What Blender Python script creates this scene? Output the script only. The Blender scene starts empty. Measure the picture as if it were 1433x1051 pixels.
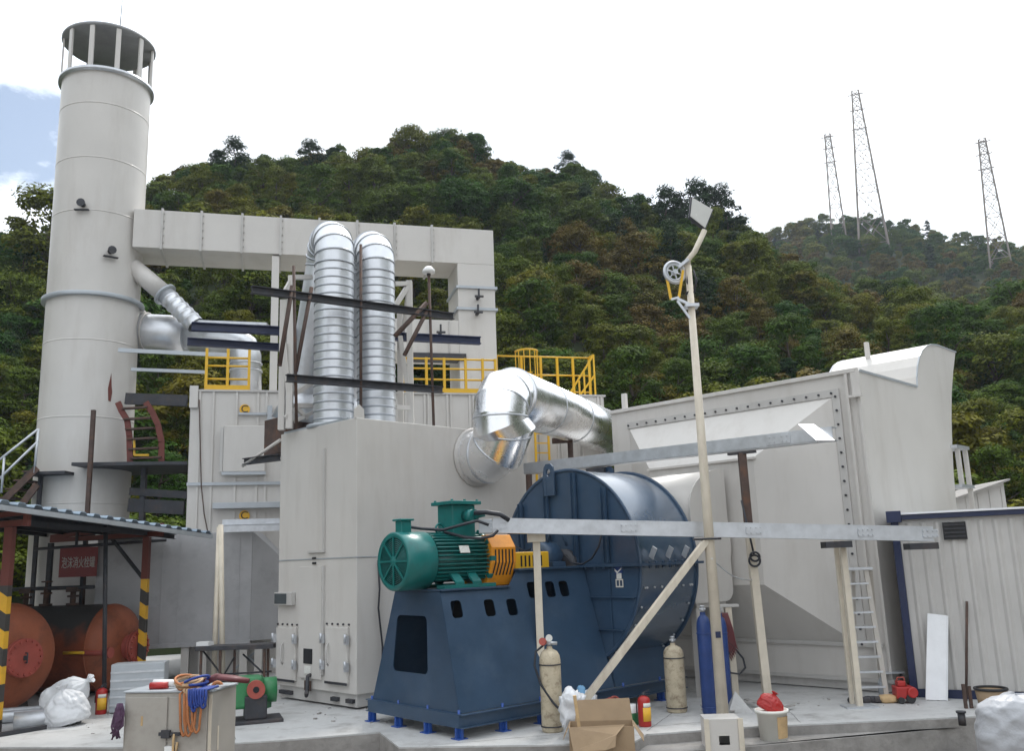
import bpy, math, random
from mathutils import Vector, Matrix, noise
from mathutils.geometry import tessellate_polygon
rnd = random.Random(7)
sc = bpy.context.scene
COL = sc.collection
# ------------------------------------------------------------------ survey: camera at (0,0,H), photo is 1433 px wide
f = 1260.0; PITCH = math.radians(11.6); ROLL = math.radians(2.0); H = 2.9
F_ = Vector((0, math.cos(PITCH), math.sin(PITCH))); U0 = Vector((0, -math.sin(PITCH), math.cos(PITCH))); R0 = Vector((1, 0, 0))
R_ = R0*math.cos(ROLL) - U0*math.sin(ROLL); U_ = R0*math.sin(ROLL) + U0*math.cos(ROLL)
def ray(px, py): return F_ + R_*((px-716.5)/f) - U_*((py-525.5)/f)
def G(px, py, z=0.0):
    d = ray(px, py); t = (z-H)/d.z; return Vector((d.x*t, d.y*t, z))
def PY(px, py, Y):
    d = ray(px, py); t = Y/d.y; return Vector((d.x*t, Y, H+d.z*t))
def PL(px, py, P, ang):
    d = ray(px, py); a = math.radians(ang); n = (math.cos(a), -math.sin(a))
    t = (P[0]*n[0]+P[1]*n[1])/(d.x*n[0]+d.y*n[1]); return Vector((d.x*t, d.y*t, H+d.z*t))
def ZAT(P, py):
    lo, hi = -20., 200.
    for _ in range(50):
        m = (lo+hi)/2; v = Vector((P[0], P[1], m-H)); y = 525.5 - f*v.dot(U_)/v.dot(F_)
        if y > py: lo = m
        else: hi = m
    return lo
class Fr:
    """a plan frame: u runs along azimuth az (degrees right of +Y), v runs 90 degrees to its left, z up"""
    def __init__(s, o, az):
        a = math.radians(az); s.o = o; s.az = az
        s.U = Vector((math.sin(a), math.cos(a), 0)); s.V = Vector((-math.cos(a), math.sin(a), 0)); s.Z = Vector((0, 0, 1))
    def p(s, u, v, z=0.0): return Vector((s.o[0], s.o[1], 0)) + s.U*u + s.V*v + s.Z*z
    def inv(s, P):
        d = Vector((P[0]-s.o[0], P[1]-s.o[1], 0)); return (d.dot(s.U), d.dot(s.V), P[2])
    def onu(s, px, py, v=0): return s.inv(PL(px, py, s.p(0, v), s.az))
    def onv(s, px, py, u=0): return s.inv(PL(px, py, s.p(u, 0), s.az-90))
    @property
    def ax(s): return (s.U, s.V, s.Z)
W3 = (Vector((1, 0, 0)), Vector((0, 1, 0)), Vector((0, 0, 1)))
def VV(*a): return Vector(a)
# ------------------------------------------------------------------ mesh builder
class MB:
    def __init__(s): s.v = []; s.f = []; s.s = []
    def add(s, vs, fs, smooth=False):
        o = len(s.v); s.v += [tuple(v) for v in vs]; s.f += [tuple(i+o for i in q) for q in fs]
        s.s += [smooth]*len(fs) if isinstance(smooth, bool) else smooth
        return s
    def hexa(s, b, t):
        return s.add(list(b)+list(t), [(3, 2, 1, 0), (4, 5, 6, 7), (0, 1, 5, 4), (1, 2, 6, 5), (2, 3, 7, 6), (3, 0, 4, 7)])
    def box(s, c, d, ax=W3):
        c = Vector(c); x, y, z = (ax[i]*(d[i]/2) for i in range(3))
        return s.hexa([c-x-y-z, c+x-y-z, c+x+y-z, c-x+y-z], [c-x-y+z, c+x-y+z, c+x+y+z, c-x+y+z])
    def fbox(s, F, u0, u1, v0, v1, z0, z1): return s.box(F.p((u0+u1)/2, (v0+v1)/2, (z0+z1)/2), (u1-u0, v1-v0, z1-z0), F.ax)
    def bar(s, a, b, w, h, up=Vector((0, 0, 1))):
        a, b = Vector(a), Vector(b); d = (b-a); L = d.length; d = d/L
        up = Vector(up)
        if abs(d.dot(up)) > .97: up = Vector((1, 0, 0)) if abs(d.x) < .9 else Vector((0, 1, 0))
        x = d.cross(up).normalized(); y = x.cross(d)
        return s.box((a+b)/2, (w, L, h), (x, d, y))
    def chan(s, a, b, w, h, t=.012, up=Vector((0, 0, 1)), side=1):
        """C channel: web + two flanges"""
        a, b = Vector(a), Vector(b); d = (b-a).normalized(); x = d.cross(Vector(up)).normalized(); y = x.cross(d)
        s.bar(a, b, t, h, up)
        for k in (-1, 1):
            o = x*(side*(w/2+t/2)) + y*(k*(h/2-t/2)); s.bar(a+o, b+o, w, t, up)
        return s
    def ibeam(s, a, b, w, h, t=.012):
        a, b = Vector(a), Vector(b); d = (b-a).normalized(); z = Vector((0, 0, 1)) if abs(d.z) < .9 else Vector((0, 1, 0))
        x = d.cross(z).normalized(); y = x.cross(d)
        s.bar(a, b, t, h-2*t, z)
        for k in (-1, 1):
            o = y*(k*(h/2-t/2)); s.bar(a+o, b+o, w, t, z)
        return s
    def cyl(s, a, b, r, r1=None, n=20, caps=True):
        a, b = Vector(a), Vector(b); r1 = r if r1 is None else r1; d = (b-a).normalized()
        x = d.orthogonal().normalized(); y = d.cross(x)
        vs = []; fs = []; sm = []
        for i in range(n):
            c, q = math.cos(2*math.pi*i/n), math.sin(2*math.pi*i/n)
            vs += [a+(x*c+y*q)*r, b+(x*c+y*q)*r1]
        for i in range(n):
            j = (i+1) % n; fs.append((2*i, 2*j, 2*j+1, 2*i+1)); sm.append(True)
        if caps: fs += [tuple(2*i for i in range(n))[::-1], tuple(2*i+1 for i in range(n))]; sm += [False]*2
        return s.add(vs, fs, sm)
    def lathe(s, o, d, prof, n=32, close=False, x=None, ang=(0, 2*math.pi)):
        o = Vector(o); d = Vector(d).normalized(); x = (Vector(x) if x is not None else d.orthogonal()).normalized(); y = d.cross(x)
        full = abs(ang[1]-ang[0]-2*math.pi) < 1e-6; m = n if full else n+1; k = len(prof)
        vs = []; fs = []
        for i in range(m):
            a = ang[0]+(ang[1]-ang[0])*i/n; w = x*math.cos(a)+y*math.sin(a)
            vs += [o+d*h+w*r for r, h in prof]
        for i in range(n):
            j = (i+1) % m
            for q in range(k if close else k-1):
                p = (q+1) % k; fs.append((i*k+q, j*k+q, j*k+p, i*k+p))
        return s.add(vs, fs, True)
    def tube(s, pts, r, n=10, caps=True, smooth=True):
        pts = [Vector(p) for p in pts]; m = len(pts); rs = r if isinstance(r, (list, tuple)) else [r]*m
        T = []
        for i in range(m):
            a = pts[i]-pts[i-1] if i > 0 else pts[1]-pts[0]; b = pts[i+1]-pts[i] if i < m-1 else a
            T.append((a.normalized()+b.normalized()).normalized())
        x = T[0].orthogonal().normalized(); vs = []; fs = []; sm = []
        for i in range(m):
            x = (x-T[i]*x.dot(T[i])).normalized(); y = T[i].cross(x)
            k = 1.0
            if 0 < i < m-1:
                c = (pts[i]-pts[i-1]).normalized().dot(T[i]); k = 1.0
            vs += [pts[i]+(x*math.cos(2*math.pi*j/n)+y*math.sin(2*math.pi*j/n))*rs[i]*k for j in range(n)]
        for i in range(m-1):
            for j in range(n):
                q = (j+1) % n; fs.append((i*n+j, i*n+q, (i+1)*n+q, (i+1)*n+j)); sm.append(smooth)
        if caps: fs += [tuple(range(n))[::-1], tuple(range((m-1)*n, m*n))]; sm += [False, False]
        return s.add(vs, fs, sm)
    def mitre(s, pts, r, n=36):
        """sheet-metal bend: straight cylindrical sections cut and joined on the bisecting planes"""
        pts = [Vector(p) for p in pts]; m = len(pts); D = [(pts[i+1]-pts[i]).normalized() for i in range(m-1)]
        x = D[0].orthogonal().normalized()
        for i in range(m-1):
            d = D[i]; x = (x-d*x.dot(d)).normalized(); y = d.cross(x); vs = []; fs = []
            nA = (D[i-1]+d).normalized() if i > 0 else d; nB = (D[i+1]+d).normalized() if i < m-2 else d
            for c, nn in ((pts[i], nA), (pts[i+1], nB)):
                for j in range(n):
                    o = (x*math.cos(2*math.pi*j/n)+y*math.sin(2*math.pi*j/n))*r; vs.append(c+o-d*(o.dot(nn)/d.dot(nn)))
            for j in range(n): q = (j+1) % n; fs.append((j, q, n+q, n+j))
            s.add(vs, fs, True)
        return s
    def prism(s, poly, vec, smooth=False):
        poly = [Vector(p) for p in poly]; vec = Vector(vec); n = len(poly)
        fs = [tuple(range(n))[::-1], tuple(range(n, 2*n))]+[(i, (i+1) % n, (i+1) % n+n, i+n) for i in range(n)]
        return s.add(poly+[p+vec for p in poly], fs, [False, False]+[smooth]*n)
    def plate(s, outer, holes, fn, vec):
        """flat plate with holes; outer / holes are 2-D loops, fn maps (a,b) to 3-D, vec is the thickness"""
        loops = [[Vector((a, b, 0)) for a, b in L] for L in [outer]+holes]; vec = Vector(vec)
        flat = [p for L in loops for p in L]; tri = tessellate_polygon(loops)
        P = [fn(p.x, p.y) for p in flat]; n = len(P); fs = [tuple(t) for t in tri]+[tuple(i+n for i in t[::-1]) for t in tri]
        o = 0
        for L in loops:
            m = len(L); fs += [(o+i, o+(i+1) % m, o+(i+1) % m+n, o+i+n) for i in range(m)]; o += m
        return s.add(P+[p+vec for p in P], fs)
    def torus(s, c, d, R, r, n=28, m=8):
        d = Vector(d).normalized()
        return s.lathe(c, d, [(R+r*math.cos(2*math.pi*i/m), r*math.sin(2*math.pi*i/m)) for i in range(m)], n, True)
    def bolts(s, pts, d, r=.022, h=.03):
        d = Vector(d).normalized()
        for p in pts: s.cyl(Vector(p), Vector(p)+d*h, r, n=6)
        return s
    def text(s, body, size, o, x, y, ext=.004, font=None):
        cu = bpy.data.curves.new('t', 'FONT'); cu.body = body; cu.size = size; cu.extrude = ext; cu.align_x = 'CENTER'; cu.align_y = 'CENTER'
        ob = bpy.data.objects.new('t', cu); COL.objects.link(ob)
        me = bpy.data.meshes.new_from_object(ob.evaluated_get(bpy.context.evaluated_depsgraph_get()))
        x, y = Vector(x), Vector(y); z = x.cross(y)
        s.add([Vector(o)+x*v.co.x+y*v.co.y+z*v.co.z for v in me.vertices], [tuple(p.vertices) for p in me.polygons])
        bpy.data.objects.remove(ob); bpy.data.curves.remove(cu); bpy.data.meshes.remove(me)
        return s
    def build(s, name, mat, parent=None, bevel=0, root=None, shade=None):
        me = bpy.data.meshes.new(name); rp = Vector((0, 0, 0))
        p = parent
        while p is not None: rp = rp+p.location; p = p.parent
        o = bpy.data.objects.new(name, me)
        if parent is not None: o.parent = parent
        elif root is not None: o.location = Vector(root); rp = Vector(root)
        me.from_pydata([(v[0]-rp.x, v[1]-rp.y, v[2]-rp.z) for v in s.v], [], s.f)
        me.polygons.foreach_set('use_smooth', s.s if shade is None else [shade]*len(s.f))
        me.materials.append(mat); me.validate(); me.update()
        COL.objects.link(o)
        if bevel:
            b = o.modifiers.new('bevel', 'BEVEL'); b.width = bevel; b.segments = 2; b.limit_method = 'ANGLE'; b.angle_limit = .7
        return o
def tag(o, label=None, cat=None, group=None, kind=None):
    for k, v in (('label', label), ('category', cat), ('group', group), ('kind', kind)):
        if v: o[k] = v
    return o
def thing(name, label, cat, loc=(0, 0, 0), group=None):
    o = bpy.data.objects.new(name, None); o.location = loc; o.empty_display_size = .2; COL.objects.link(o)
    return tag(o, label, cat, group)
def dup(src, loc=None, rotz=None, label=None, parent=None, scale=None):
    c = src.copy(); COL.objects.link(c); c.parent = parent
    if loc is not None: c.location = loc
    if rotz is not None: c.rotation_euler = (0, 0, rotz)
    if scale is not None: c.scale = scale
    if label: c['label'] = label
    for ch in [o for o in src.children]: dup(ch, parent=c)
    return c
def rrect(a0, a1, b0, b1, r, n=4):
    L = []
    for cx, cy, s in ((a1-r, b1-r, 0), (a0+r, b1-r, 1), (a0+r, b0+r, 2), (a1-r, b0+r, 3)):
        L += [(cx+r*math.cos((s+i/n)*math.pi/2), cy+r*math.sin((s+i/n)*math.pi/2)) for i in range(n+1)]
    return L
def arc(c, r, a0, a1, n, x, y): return [Vector(c)+(Vector(x)*math.cos(a0+(a1-a0)*i/n)+Vector(y)*math.sin(a0+(a1-a0)*i/n))*r for i in range(n+1)]
# ------------------------------------------------------------------ materials
def mat(name, col, rough=.5, metal=0., var=.12, scale=2.5, dirt=None, dirt_amt=.0, dirt_scale=1.2, bump=0., bscale=8, spec=.5, streak=False, rvar=.1):
    m = bpy.data.materials.new(name); m.use_nodes = True; nt = m.node_tree; N = nt.nodes; L = nt.links
    b = N['Principled BSDF']; b.inputs['Metallic'].default_value = metal; b.inputs['Specular IOR Level'].default_value = spec
    tc = N.new('ShaderNodeTexCoord'); n1 = N.new('ShaderNodeTexNoise'); n1.inputs['Scale'].default_value = scale; n1.inputs['Detail'].default_value = 6; n1.inputs['Roughness'].default_value = .6
    L.new(tc.outputs['Object'], n1.inputs['Vector'])
    r = N.new('ShaderNodeValToRGB'); r.color_ramp.elements[0].position = .3; r.color_ramp.elements[1].position = .7
    r.color_ramp.elements[0].color = (*[max(0, c*(1-var)) for c in col], 1); r.color_ramp.elements[1].color = (*[min(1, c*(1+var*.8)) for c in col], 1)
    L.new(n1.outputs['Fac'], r.inputs['Fac']); out = r.outputs['Color']
    if dirt is not None:
        mp = N.new('ShaderNodeMapping'); mp.inputs['Scale'].default_value = (1, 1, .18) if streak else (1, 1, 1)
        n2 = N.new('ShaderNodeTexNoise'); n2.inputs['Scale'].default_value = dirt_scale; n2.inputs['Detail'].default_value = 9; n2.inputs['Roughness'].default_value = .68
        L.new(tc.outputs['Object'], mp.inputs['Vector']); L.new(mp.outputs[0], n2.inputs['Vector'])
        r2 = N.new('ShaderNodeValToRGB'); r2.color_ramp.elements[0].position = .5; r2.color_ramp.elements[1].position = .72
        r2.color_ramp.elements[0].color = (0, 0, 0, 1); r2.color_ramp.elements[1].color = (dirt_amt,)*3+(1,)
        L.new(n2.outputs['Fac'], r2.inputs['Fac'])
        mx = N.new('ShaderNodeMix'); mx.data_type = 'RGBA'; L.new(r2.outputs['Color'], mx.inputs['Factor']); L.new(out, mx.inputs[6]); mx.inputs[7].default_value = (*dirt, 1)
        out = mx.outputs[2]
    L.new(out, b.inputs['Base Color'])
    mr = N.new('ShaderNodeMapRange'); mr.inputs[3].default_value = max(.02, rough-rvar); mr.inputs[4].default_value = min(1, rough+rvar); L.new(n1.outputs['Fac'], mr.inputs[0]); L.new(mr.outputs[0], b.inputs['Roughness'])
    if bump:
        n3 = N.new('ShaderNodeTexNoise'); n3.inputs['Scale'].default_value = bscale; n3.inputs['Detail'].default_value = 5; L.new(tc.outputs['Object'], n3.inputs['Vector'])
        bp = N.new('ShaderNodeBump'); bp.inputs['Strength'].default_value = bump; bp.inputs['Distance'].default_value = .05; L.new(n3.outputs['Fac'], bp.inputs['Height']); L.new(bp.outputs[0], b.inputs['Normal'])
    return m
M = {}
M['cream'] = mat('cream_paint', (.575, .552, .522), .40, var=.05, scale=.7, dirt=(.37, .33, .29), dirt_amt=.30, dirt_scale=1.7, streak=True, bump=.06, bscale=1.4)
M['cream_dark'] = mat('weathered_cream_paint', (.50, .485, .465), .5, var=.10, scale=.9, dirt=(.27, .25, .23), dirt_amt=.5, dirt_scale=1.5, streak=True, bump=.08, bscale=2)
M['grey_sheet'] = mat('grey_sheet_steel', (.40, .40, .41), .45, .15, var=.10, scale=1.2, dirt=(.24, .24, .25), dirt_amt=.5, dirt_scale=1.6, bump=.06, bscale=2)
M['trim'] = mat('pale_blue_grey_trim', (.42, .45, .48), .4, .3, var=.08)
M['blue'] = mat('dark_blue_fan_paint', (.030, .062, .112), .34, var=.16, scale=1.6, dirt=(.085, .12, .17), dirt_amt=.32, dirt_scale=1.3, bump=.05, bscale=2.5, rvar=.12)
M['blue_shell'] = mat('glossy_blue_fan_shell', (.034, .068, .118), .24, var=.14, scale=1.6, dirt=(.085, .12, .17), dirt_amt=.32, dirt_scale=1.3, bump=.05, bscale=2.5, rvar=.08, spec=1.0)
M['blue_shell'].node_tree.nodes['Principled BSDF'].inputs['Coat Weight'].default_value = 1.0
M['blue_shell'].node_tree.nodes['Principled BSDF'].inputs['Coat Roughness'].default_value = .18
M['blue_bright'] = mat('bright_blue_paint', (.022, .075, .30), .4, var=.2, scale=4)
M['navy'] = mat('navy_blue_paint', (.009, .018, .065), .42, var=.15, scale=3)
M['green'] = mat('motor_green_paint', (.010, .150, .142), .33, var=.12, scale=3, dirt=(.03, .07, .07), dirt_amt=.5, dirt_scale=4)
M['pump_green'] = mat('pump_green_paint', (.035, .20, .075), .45, var=.2, scale=6)
M['orange'] = mat('orange_guard_paint', (.78, .30, .018), .4, var=.08, scale=4, dirt=(.3, .13, .03), dirt_amt=.3, dirt_scale=5)
M['yellow'] = mat('safety_yellow_paint', (.72, .42, .015), .42, var=.1, scale=3, dirt=(.3, .2, .04), dirt_amt=.3, dirt_scale=3)
M['silver'] = mat('aluminium_cladding', (.70, .72, .75), .42, .8, var=.10, scale=2, dirt=(.45, .46, .48), dirt_amt=.5, dirt_scale=2.2, bump=.10, bscale=3)
M['shiny'] = mat('polished_aluminium_sheet', (.88, .885, .90), .27, 1., var=.05, scale=2, bump=.10, bscale=2.2, rvar=.06)
M['rib'] = mat('dull_rib_steel', (.40, .42, .45), .4, .8, var=.1)
M['galv'] = mat('galvanised_steel', (.56, .58, .61), .42, .6, var=.12, scale=5, dirt=(.36, .37, .38), dirt_amt=.4, dirt_scale=3)
M['cap'] = mat('cap_grey_sheet', (.34, .345, .355), .6, .3, var=.15, scale=2)
M['rust'] = mat('rusty_dark_steel', (.085, .055, .045), .75, .1, var=.35, scale=5, dirt=(.20, .085, .04), dirt_amt=.6, dirt_scale=4)
M['dark_steel'] = mat('dark_steel', (.045, .047, .055), .6, .2, var=.3, scale=4, dirt=(.11, .075, .055), dirt_amt=.5, dirt_scale=3)
M['red_oxide'] = mat('red_oxide_primer', (.15, .038, .028), .65, var=.2, scale=3, dirt=(.08, .03, .025), dirt_amt=.5, dirt_scale=3)
M['tank'] = mat('rusty_orange_tank_paint', (.34, .10, .047), .6, var=.22, scale=1.5, dirt=(.10, .045, .03), dirt_amt=.75, dirt_scale=1.8, bump=.08)
M['tank_dark'] = mat('charcoal_tank_paint', (.06, .055, .052), .6, var=.2, scale=2, dirt=(.12, .06, .04), dirt_amt=.5, dirt_scale=2)
M['flange_red'] = mat('red_flange_paint', (.36, .075, .055), .55, var=.15, scale=4)
M['red'] = mat('bright_red_paint', (.38, .02, .018), .38, var=.1, scale=5)
M['sign_red'] = mat('sign_red_enamel', (.22, .022, .02), .45, var=.1)
M['sign_ink'] = mat('sign_lettering', (.62, .60, .55), .6, var=.05)
M['white'] = mat('white_paint', (.78, .78, .77), .5, var=.05)
M['white_sheet'] = mat('white_sheet', (.82, .83, .85), .45, var=.05, scale=3, dirt=(.55, .55, .55), dirt_amt=.3)
M['black'] = mat('black_rubber', (.018, .018, .02), .6, var=.2)
M['cable'] = mat('black_cable', (.02, .022, .03), .5, var=.2)
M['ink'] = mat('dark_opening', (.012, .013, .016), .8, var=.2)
M['concrete'] = mat('concrete', (.50, .50, .495), .62, var=.2, scale=1.1, dirt=(.17, .16, .15), dirt_amt=.85, dirt_scale=1.1, bump=.3, bscale=14)
M['concrete_rough'] = mat('weathered_concrete', (.30, .285, .27), .9, var=.25, scale=2, dirt=(.13, .12, .11), dirt_amt=.6, dirt_scale=1.5, bump=.4, bscale=9)
M['earth'] = mat('bare_earth', (.16, .14, .115), .95, var=.3, scale=.6, dirt=(.08, .075, .06), dirt_amt=.6, dirt_scale=.4, bump=.4, bscale=4)
M['hill'] = mat('forest_floor', (.030, .040, .018), 1., var=.5, scale=.3, dirt=(.07, .05, .03), dirt_amt=.6, dirt_scale=.25, spec=.1)
M['cylpaint'] = mat('chipped_cream_cylinder_paint', (.50, .43, .31), .5, var=.14, scale=5, dirt=(.14, .085, .05), dirt_amt=.85, dirt_scale=7)
M['oxyblue'] = mat('oxygen_cylinder_blue', (.022, .055, .20), .4, var=.2, scale=4)
M['bluetop'] = mat('cabinet_grey_paint', (.38, .355, .32), .5, var=.08, scale=2, dirt=(.22, .19, .16), dirt_amt=.5, dirt_scale=2.5)
M['polepaint'] = mat('cream_pole_paint', (.62, .56, .46), .5, var=.1, scale=3, dirt=(.32, .25, .18), dirt_amt=.5, dirt_scale=4, streak=True)
M['card'] = mat('cardboard', (.33, .235, .145), .85, var=.1, scale=3, dirt=(.22, .15, .09), dirt_amt=.4, dirt_scale=4)
M['wood'] = mat('raw_timber', (.52, .36, .19), .8, var=.2, scale=6)
M['sack'] = mat('white_woven_sack', (.66, .67, .69), .45, var=.08, scale=3, dirt=(.48, .49, .51), dirt_amt=.4, dirt_scale=3, bump=.35, bscale=7)
M['wrap'] = mat('grey_white_wrap', (.42, .43, .455), .4, var=.14, scale=3, dirt=(.26, .27, .29), dirt_amt=.5, dirt_scale=3, bump=.4, bscale=8)
M['blue_plastic'] = mat('light_blue_plastic', (.20, .42, .66), .5, var=.2)
M['plastic_white'] = mat('bucket_plastic', (.84, .83, .77), .45, var=.05)
M['rope_orange'] = mat('orange_cord', (.42, .16, .06), .7, var=.2, scale=20)
M['rope_tan'] = mat('tan_rope', (.45, .30, .18), .85, var=.2, scale=20)
M['rope_blue'] = mat('blue_cord', (.018, .05, .26), .6, var=.2, scale=20)
M['rope_purple'] = mat('purple_netting', (.085, .04, .085), .7, var=.3, scale=20)
M['hose_red'] = mat('dark_red_hose', (.13, .03, .035), .5, var=.2)
M['alu'] = mat('ladder_aluminium', (.46, .43, .39), .45, .4, var=.1, scale=6)
M['bark'] = mat('tree_bark', (.07, .052, .038), .95, var=.3, scale=5)
M['pylon'] = mat('pylon_steel', (.22, .19, .165), .6, .2, var=.1)
M['lens'] = mat('lamp_lens', (.50, .50, .47), .25, var=.05)
M['roof_blue'] = mat('blue_grey_roof_sheet', (.24, .31, .38), .5, .2, var=.15, scale=1.5, dirt=(.12, .13, .14), dirt_amt=.4)
M['label'] = mat('printed_label', (.70, .70, .66), .5, var=.1, scale=25)
M['label_y'] = mat('yellow_label', (.75, .42, .03), .5, var=.08)
M['pane'] = mat('grey_glass', (.08, .09, .10), .15, var=.1)
M['glowing'] = mat('glowing_white_panel', (.9, .9, .92), .3, var=.01)
M['glowing'].node_tree.nodes['Principled BSDF'].inputs['Emission Color'].default_value = (1, .98, 1, 1); M['glowing'].node_tree.nodes['Principled BSDF'].inputs['Emission Strength'].default_value = 1.6  # emission makes this white panel glow by itself
def tank_mat():
    """rust orange shell, painted charcoal on its upper half (a painted band with a ragged lower edge)"""
    m = mat('two_tone_tank_paint', (.29, .08, .04), .6, var=.25, scale=1.5, dirt=(.09, .04, .03), dirt_amt=.8, dirt_scale=1.8, bump=.08)
    nt = m.node_tree; N = nt.nodes; L = nt.links; b = N['Principled BSDF']; src = b.inputs['Base Color'].links[0].from_socket
    tc = N.new('ShaderNodeTexCoord'); sp = N.new('ShaderNodeSeparateXYZ'); L.new(tc.outputs['Object'], sp.inputs[0])
    ns = N.new('ShaderNodeTexNoise'); ns.inputs['Scale'].default_value = 2; ns.inputs['Detail'].default_value = 6; L.new(tc.outputs['Object'], ns.inputs['Vector'])
    ad = N.new('ShaderNodeMath'); ad.operation = 'MULTIPLY_ADD'; L.new(ns.outputs['Fac'], ad.inputs[0]); ad.inputs[1].default_value = .9; L.new(sp.outputs['Z'], ad.inputs[2])
    mr = N.new('ShaderNodeMapRange'); mr.inputs[1].default_value = 1.75; mr.inputs[2].default_value = 2.1; L.new(ad.outputs[0], mr.inputs[0])
    mx = N.new('ShaderNodeMix'); mx.data_type = 'RGBA'; L.new(mr.outputs[0], mx.inputs['Factor']); L.new(src, mx.inputs[6]); mx.inputs[7].default_value = (.05, .045, .042, 1); L.new(mx.outputs[2], b.inputs['Base Color'])
    return m
M['tank2'] = tank_mat()
def stripe_mat():
    m = mat('yellow_black_hazard_bands', (.70, .38, .02), .5, var=.1, scale=6)
    nt = m.node_tree; N = nt.nodes; L = nt.links; b = N['Principled BSDF']; src = b.inputs['Base Color'].links[0].from_socket
    tc = N.new('ShaderNodeTexCoord'); sp = N.new('ShaderNodeSeparateXYZ'); L.new(tc.outputs['Object'], sp.inputs[0])
    a = N.new('ShaderNodeMath'); a.operation = 'MULTIPLY_ADD'; L.new(sp.outputs['X'], a.inputs[0]); a.inputs[1].default_value = .7; L.new(sp.outputs['Z'], a.inputs[2])
    w = N.new('ShaderNodeMath'); w.operation = 'PINGPONG'; L.new(a.outputs[0], w.inputs[0]); w.inputs[1].default_value = .33
    g = N.new('ShaderNodeMath'); g.operation = 'GREATER_THAN'; L.new(w.outputs[0], g.inputs[0]); g.inputs[1].default_value = .165
    mx = N.new('ShaderNodeMix'); mx.data_type = 'RGBA'; L.new(g.outputs[0], mx.inputs['Factor']); L.new(src, mx.inputs[6]); mx.inputs[7].default_value = (.04, .036, .033, 1); L.new(mx.outputs[2], b.inputs['Base Color'])
    return m
M['hazard'] = stripe_mat()
def leaf_mat(name, cols, patch=True):
    m = bpy.data.materials.new(name); m.use_nodes = True; nt = m.node_tree; N = nt.nodes; L = nt.links; b = N['Principled BSDF']
    oi = N.new('ShaderNodeObjectInfo'); tc = N.new('ShaderNodeTexCoord')
    sc_ = N.new('ShaderNodeVectorMath'); sc_.operation = 'SCALE'; sc_.inputs[3].default_value = .028; L.new(oi.outputs['Location'], sc_.inputs[0])
    pn = N.new('ShaderNodeTexNoise'); pn.inputs['Scale'].default_value = 1; pn.inputs['Detail'].default_value = 3; L.new(sc_.outputs[0], pn.inputs['Vector'])
    mixv = N.new('ShaderNodeMath'); mixv.operation = 'MULTIPLY_ADD'; L.new(oi.outputs['Random'], mixv.inputs[0]); mixv.inputs[1].default_value = .55
    off = N.new('ShaderNodeMath'); off.operation = 'MULTIPLY_ADD'; L.new(pn.outputs['Fac'], off.inputs[0]); off.inputs[1].default_value = 1.7; off.inputs[2].default_value = -.62; L.new(off.outputs[0], mixv.inputs[2])
    r = N.new('ShaderNodeValToRGB'); els = r.color_ramp.elements
    while len(els) < len(cols): els.new(.5)
    for i, c in enumerate(cols): els[i].position = i/(len(cols)-1); els[i].color = (*c, 1)
    L.new(mixv.outputs[0], r.inputs['Fac'])
    ln = N.new('ShaderNodeTexNoise'); ln.inputs['Scale'].default_value = 1.6; ln.inputs['Detail'].default_value = 4; L.new(tc.outputs['Object'], ln.inputs['Vector'])
    mr = N.new('ShaderNodeMapRange'); mr.inputs[1].default_value = .3; mr.inputs[2].default_value = .7; mr.inputs[3].default_value = .55; mr.inputs[4].default_value = 1.45; L.new(ln.outputs['Fac'], mr.inputs[0])
    mx = N.new('ShaderNodeMix'); mx.data_type = 'RGBA'; mx.blend_type = 'MULTIPLY'; mx.inputs['Factor'].default_value = 1; L.new(r.outputs['Color'], mx.inputs[6]); L.new(mr.outputs[0], mx.inputs[7])
    L.new(mx.outputs[2], b.inputs['Base Color']); b.inputs['Roughness'].default_value = .7; b.inputs['Specular IOR Level'].default_value = .08
    tr = N.new('ShaderNodeBsdfTranslucent'); L.new(mx.outputs[2], tr.inputs['Color']); ms = N.new('ShaderNodeMixShader'); ms.inputs[0].default_value = .2
    L.new(b.outputs[0], ms.inputs[1]); L.new(tr.outputs[0], ms.inputs[2]); L.new(ms.outputs[0], N['Material Output'].inputs['Surface'])
    return m
M['leaf'] = leaf_mat('hillside_foliage', [(.016, .050, .012), (.026, .078, .010), (.050, .102, .010), (.095, .126, .010), (.135, .138, .010), (.135, .108, .012)])
M['leaf_brown'] = leaf_mat('autumn_foliage', [(.090, .095, .012), (.115, .090, .013), (.125, .080, .015)])
M['needle'] = leaf_mat('pine_needles', [(.013, .034, .013), (.018, .044, .014), (.028, .052, .016)])
# ================================================================== FRAMES
B = Fr(G(499, 995), 44.5)          # booth
Fn = Fr(G(643, 1036.6), 49)        # fan and motor
C = Fr(G(1252, 972), 44.5)         # casing on the right
S = PY(115, 690, 28); S.z = 0      # chimney axis
R = Fr(S, 75)                      # overhead duct
Z = Vector((0, 0, 1))
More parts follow.
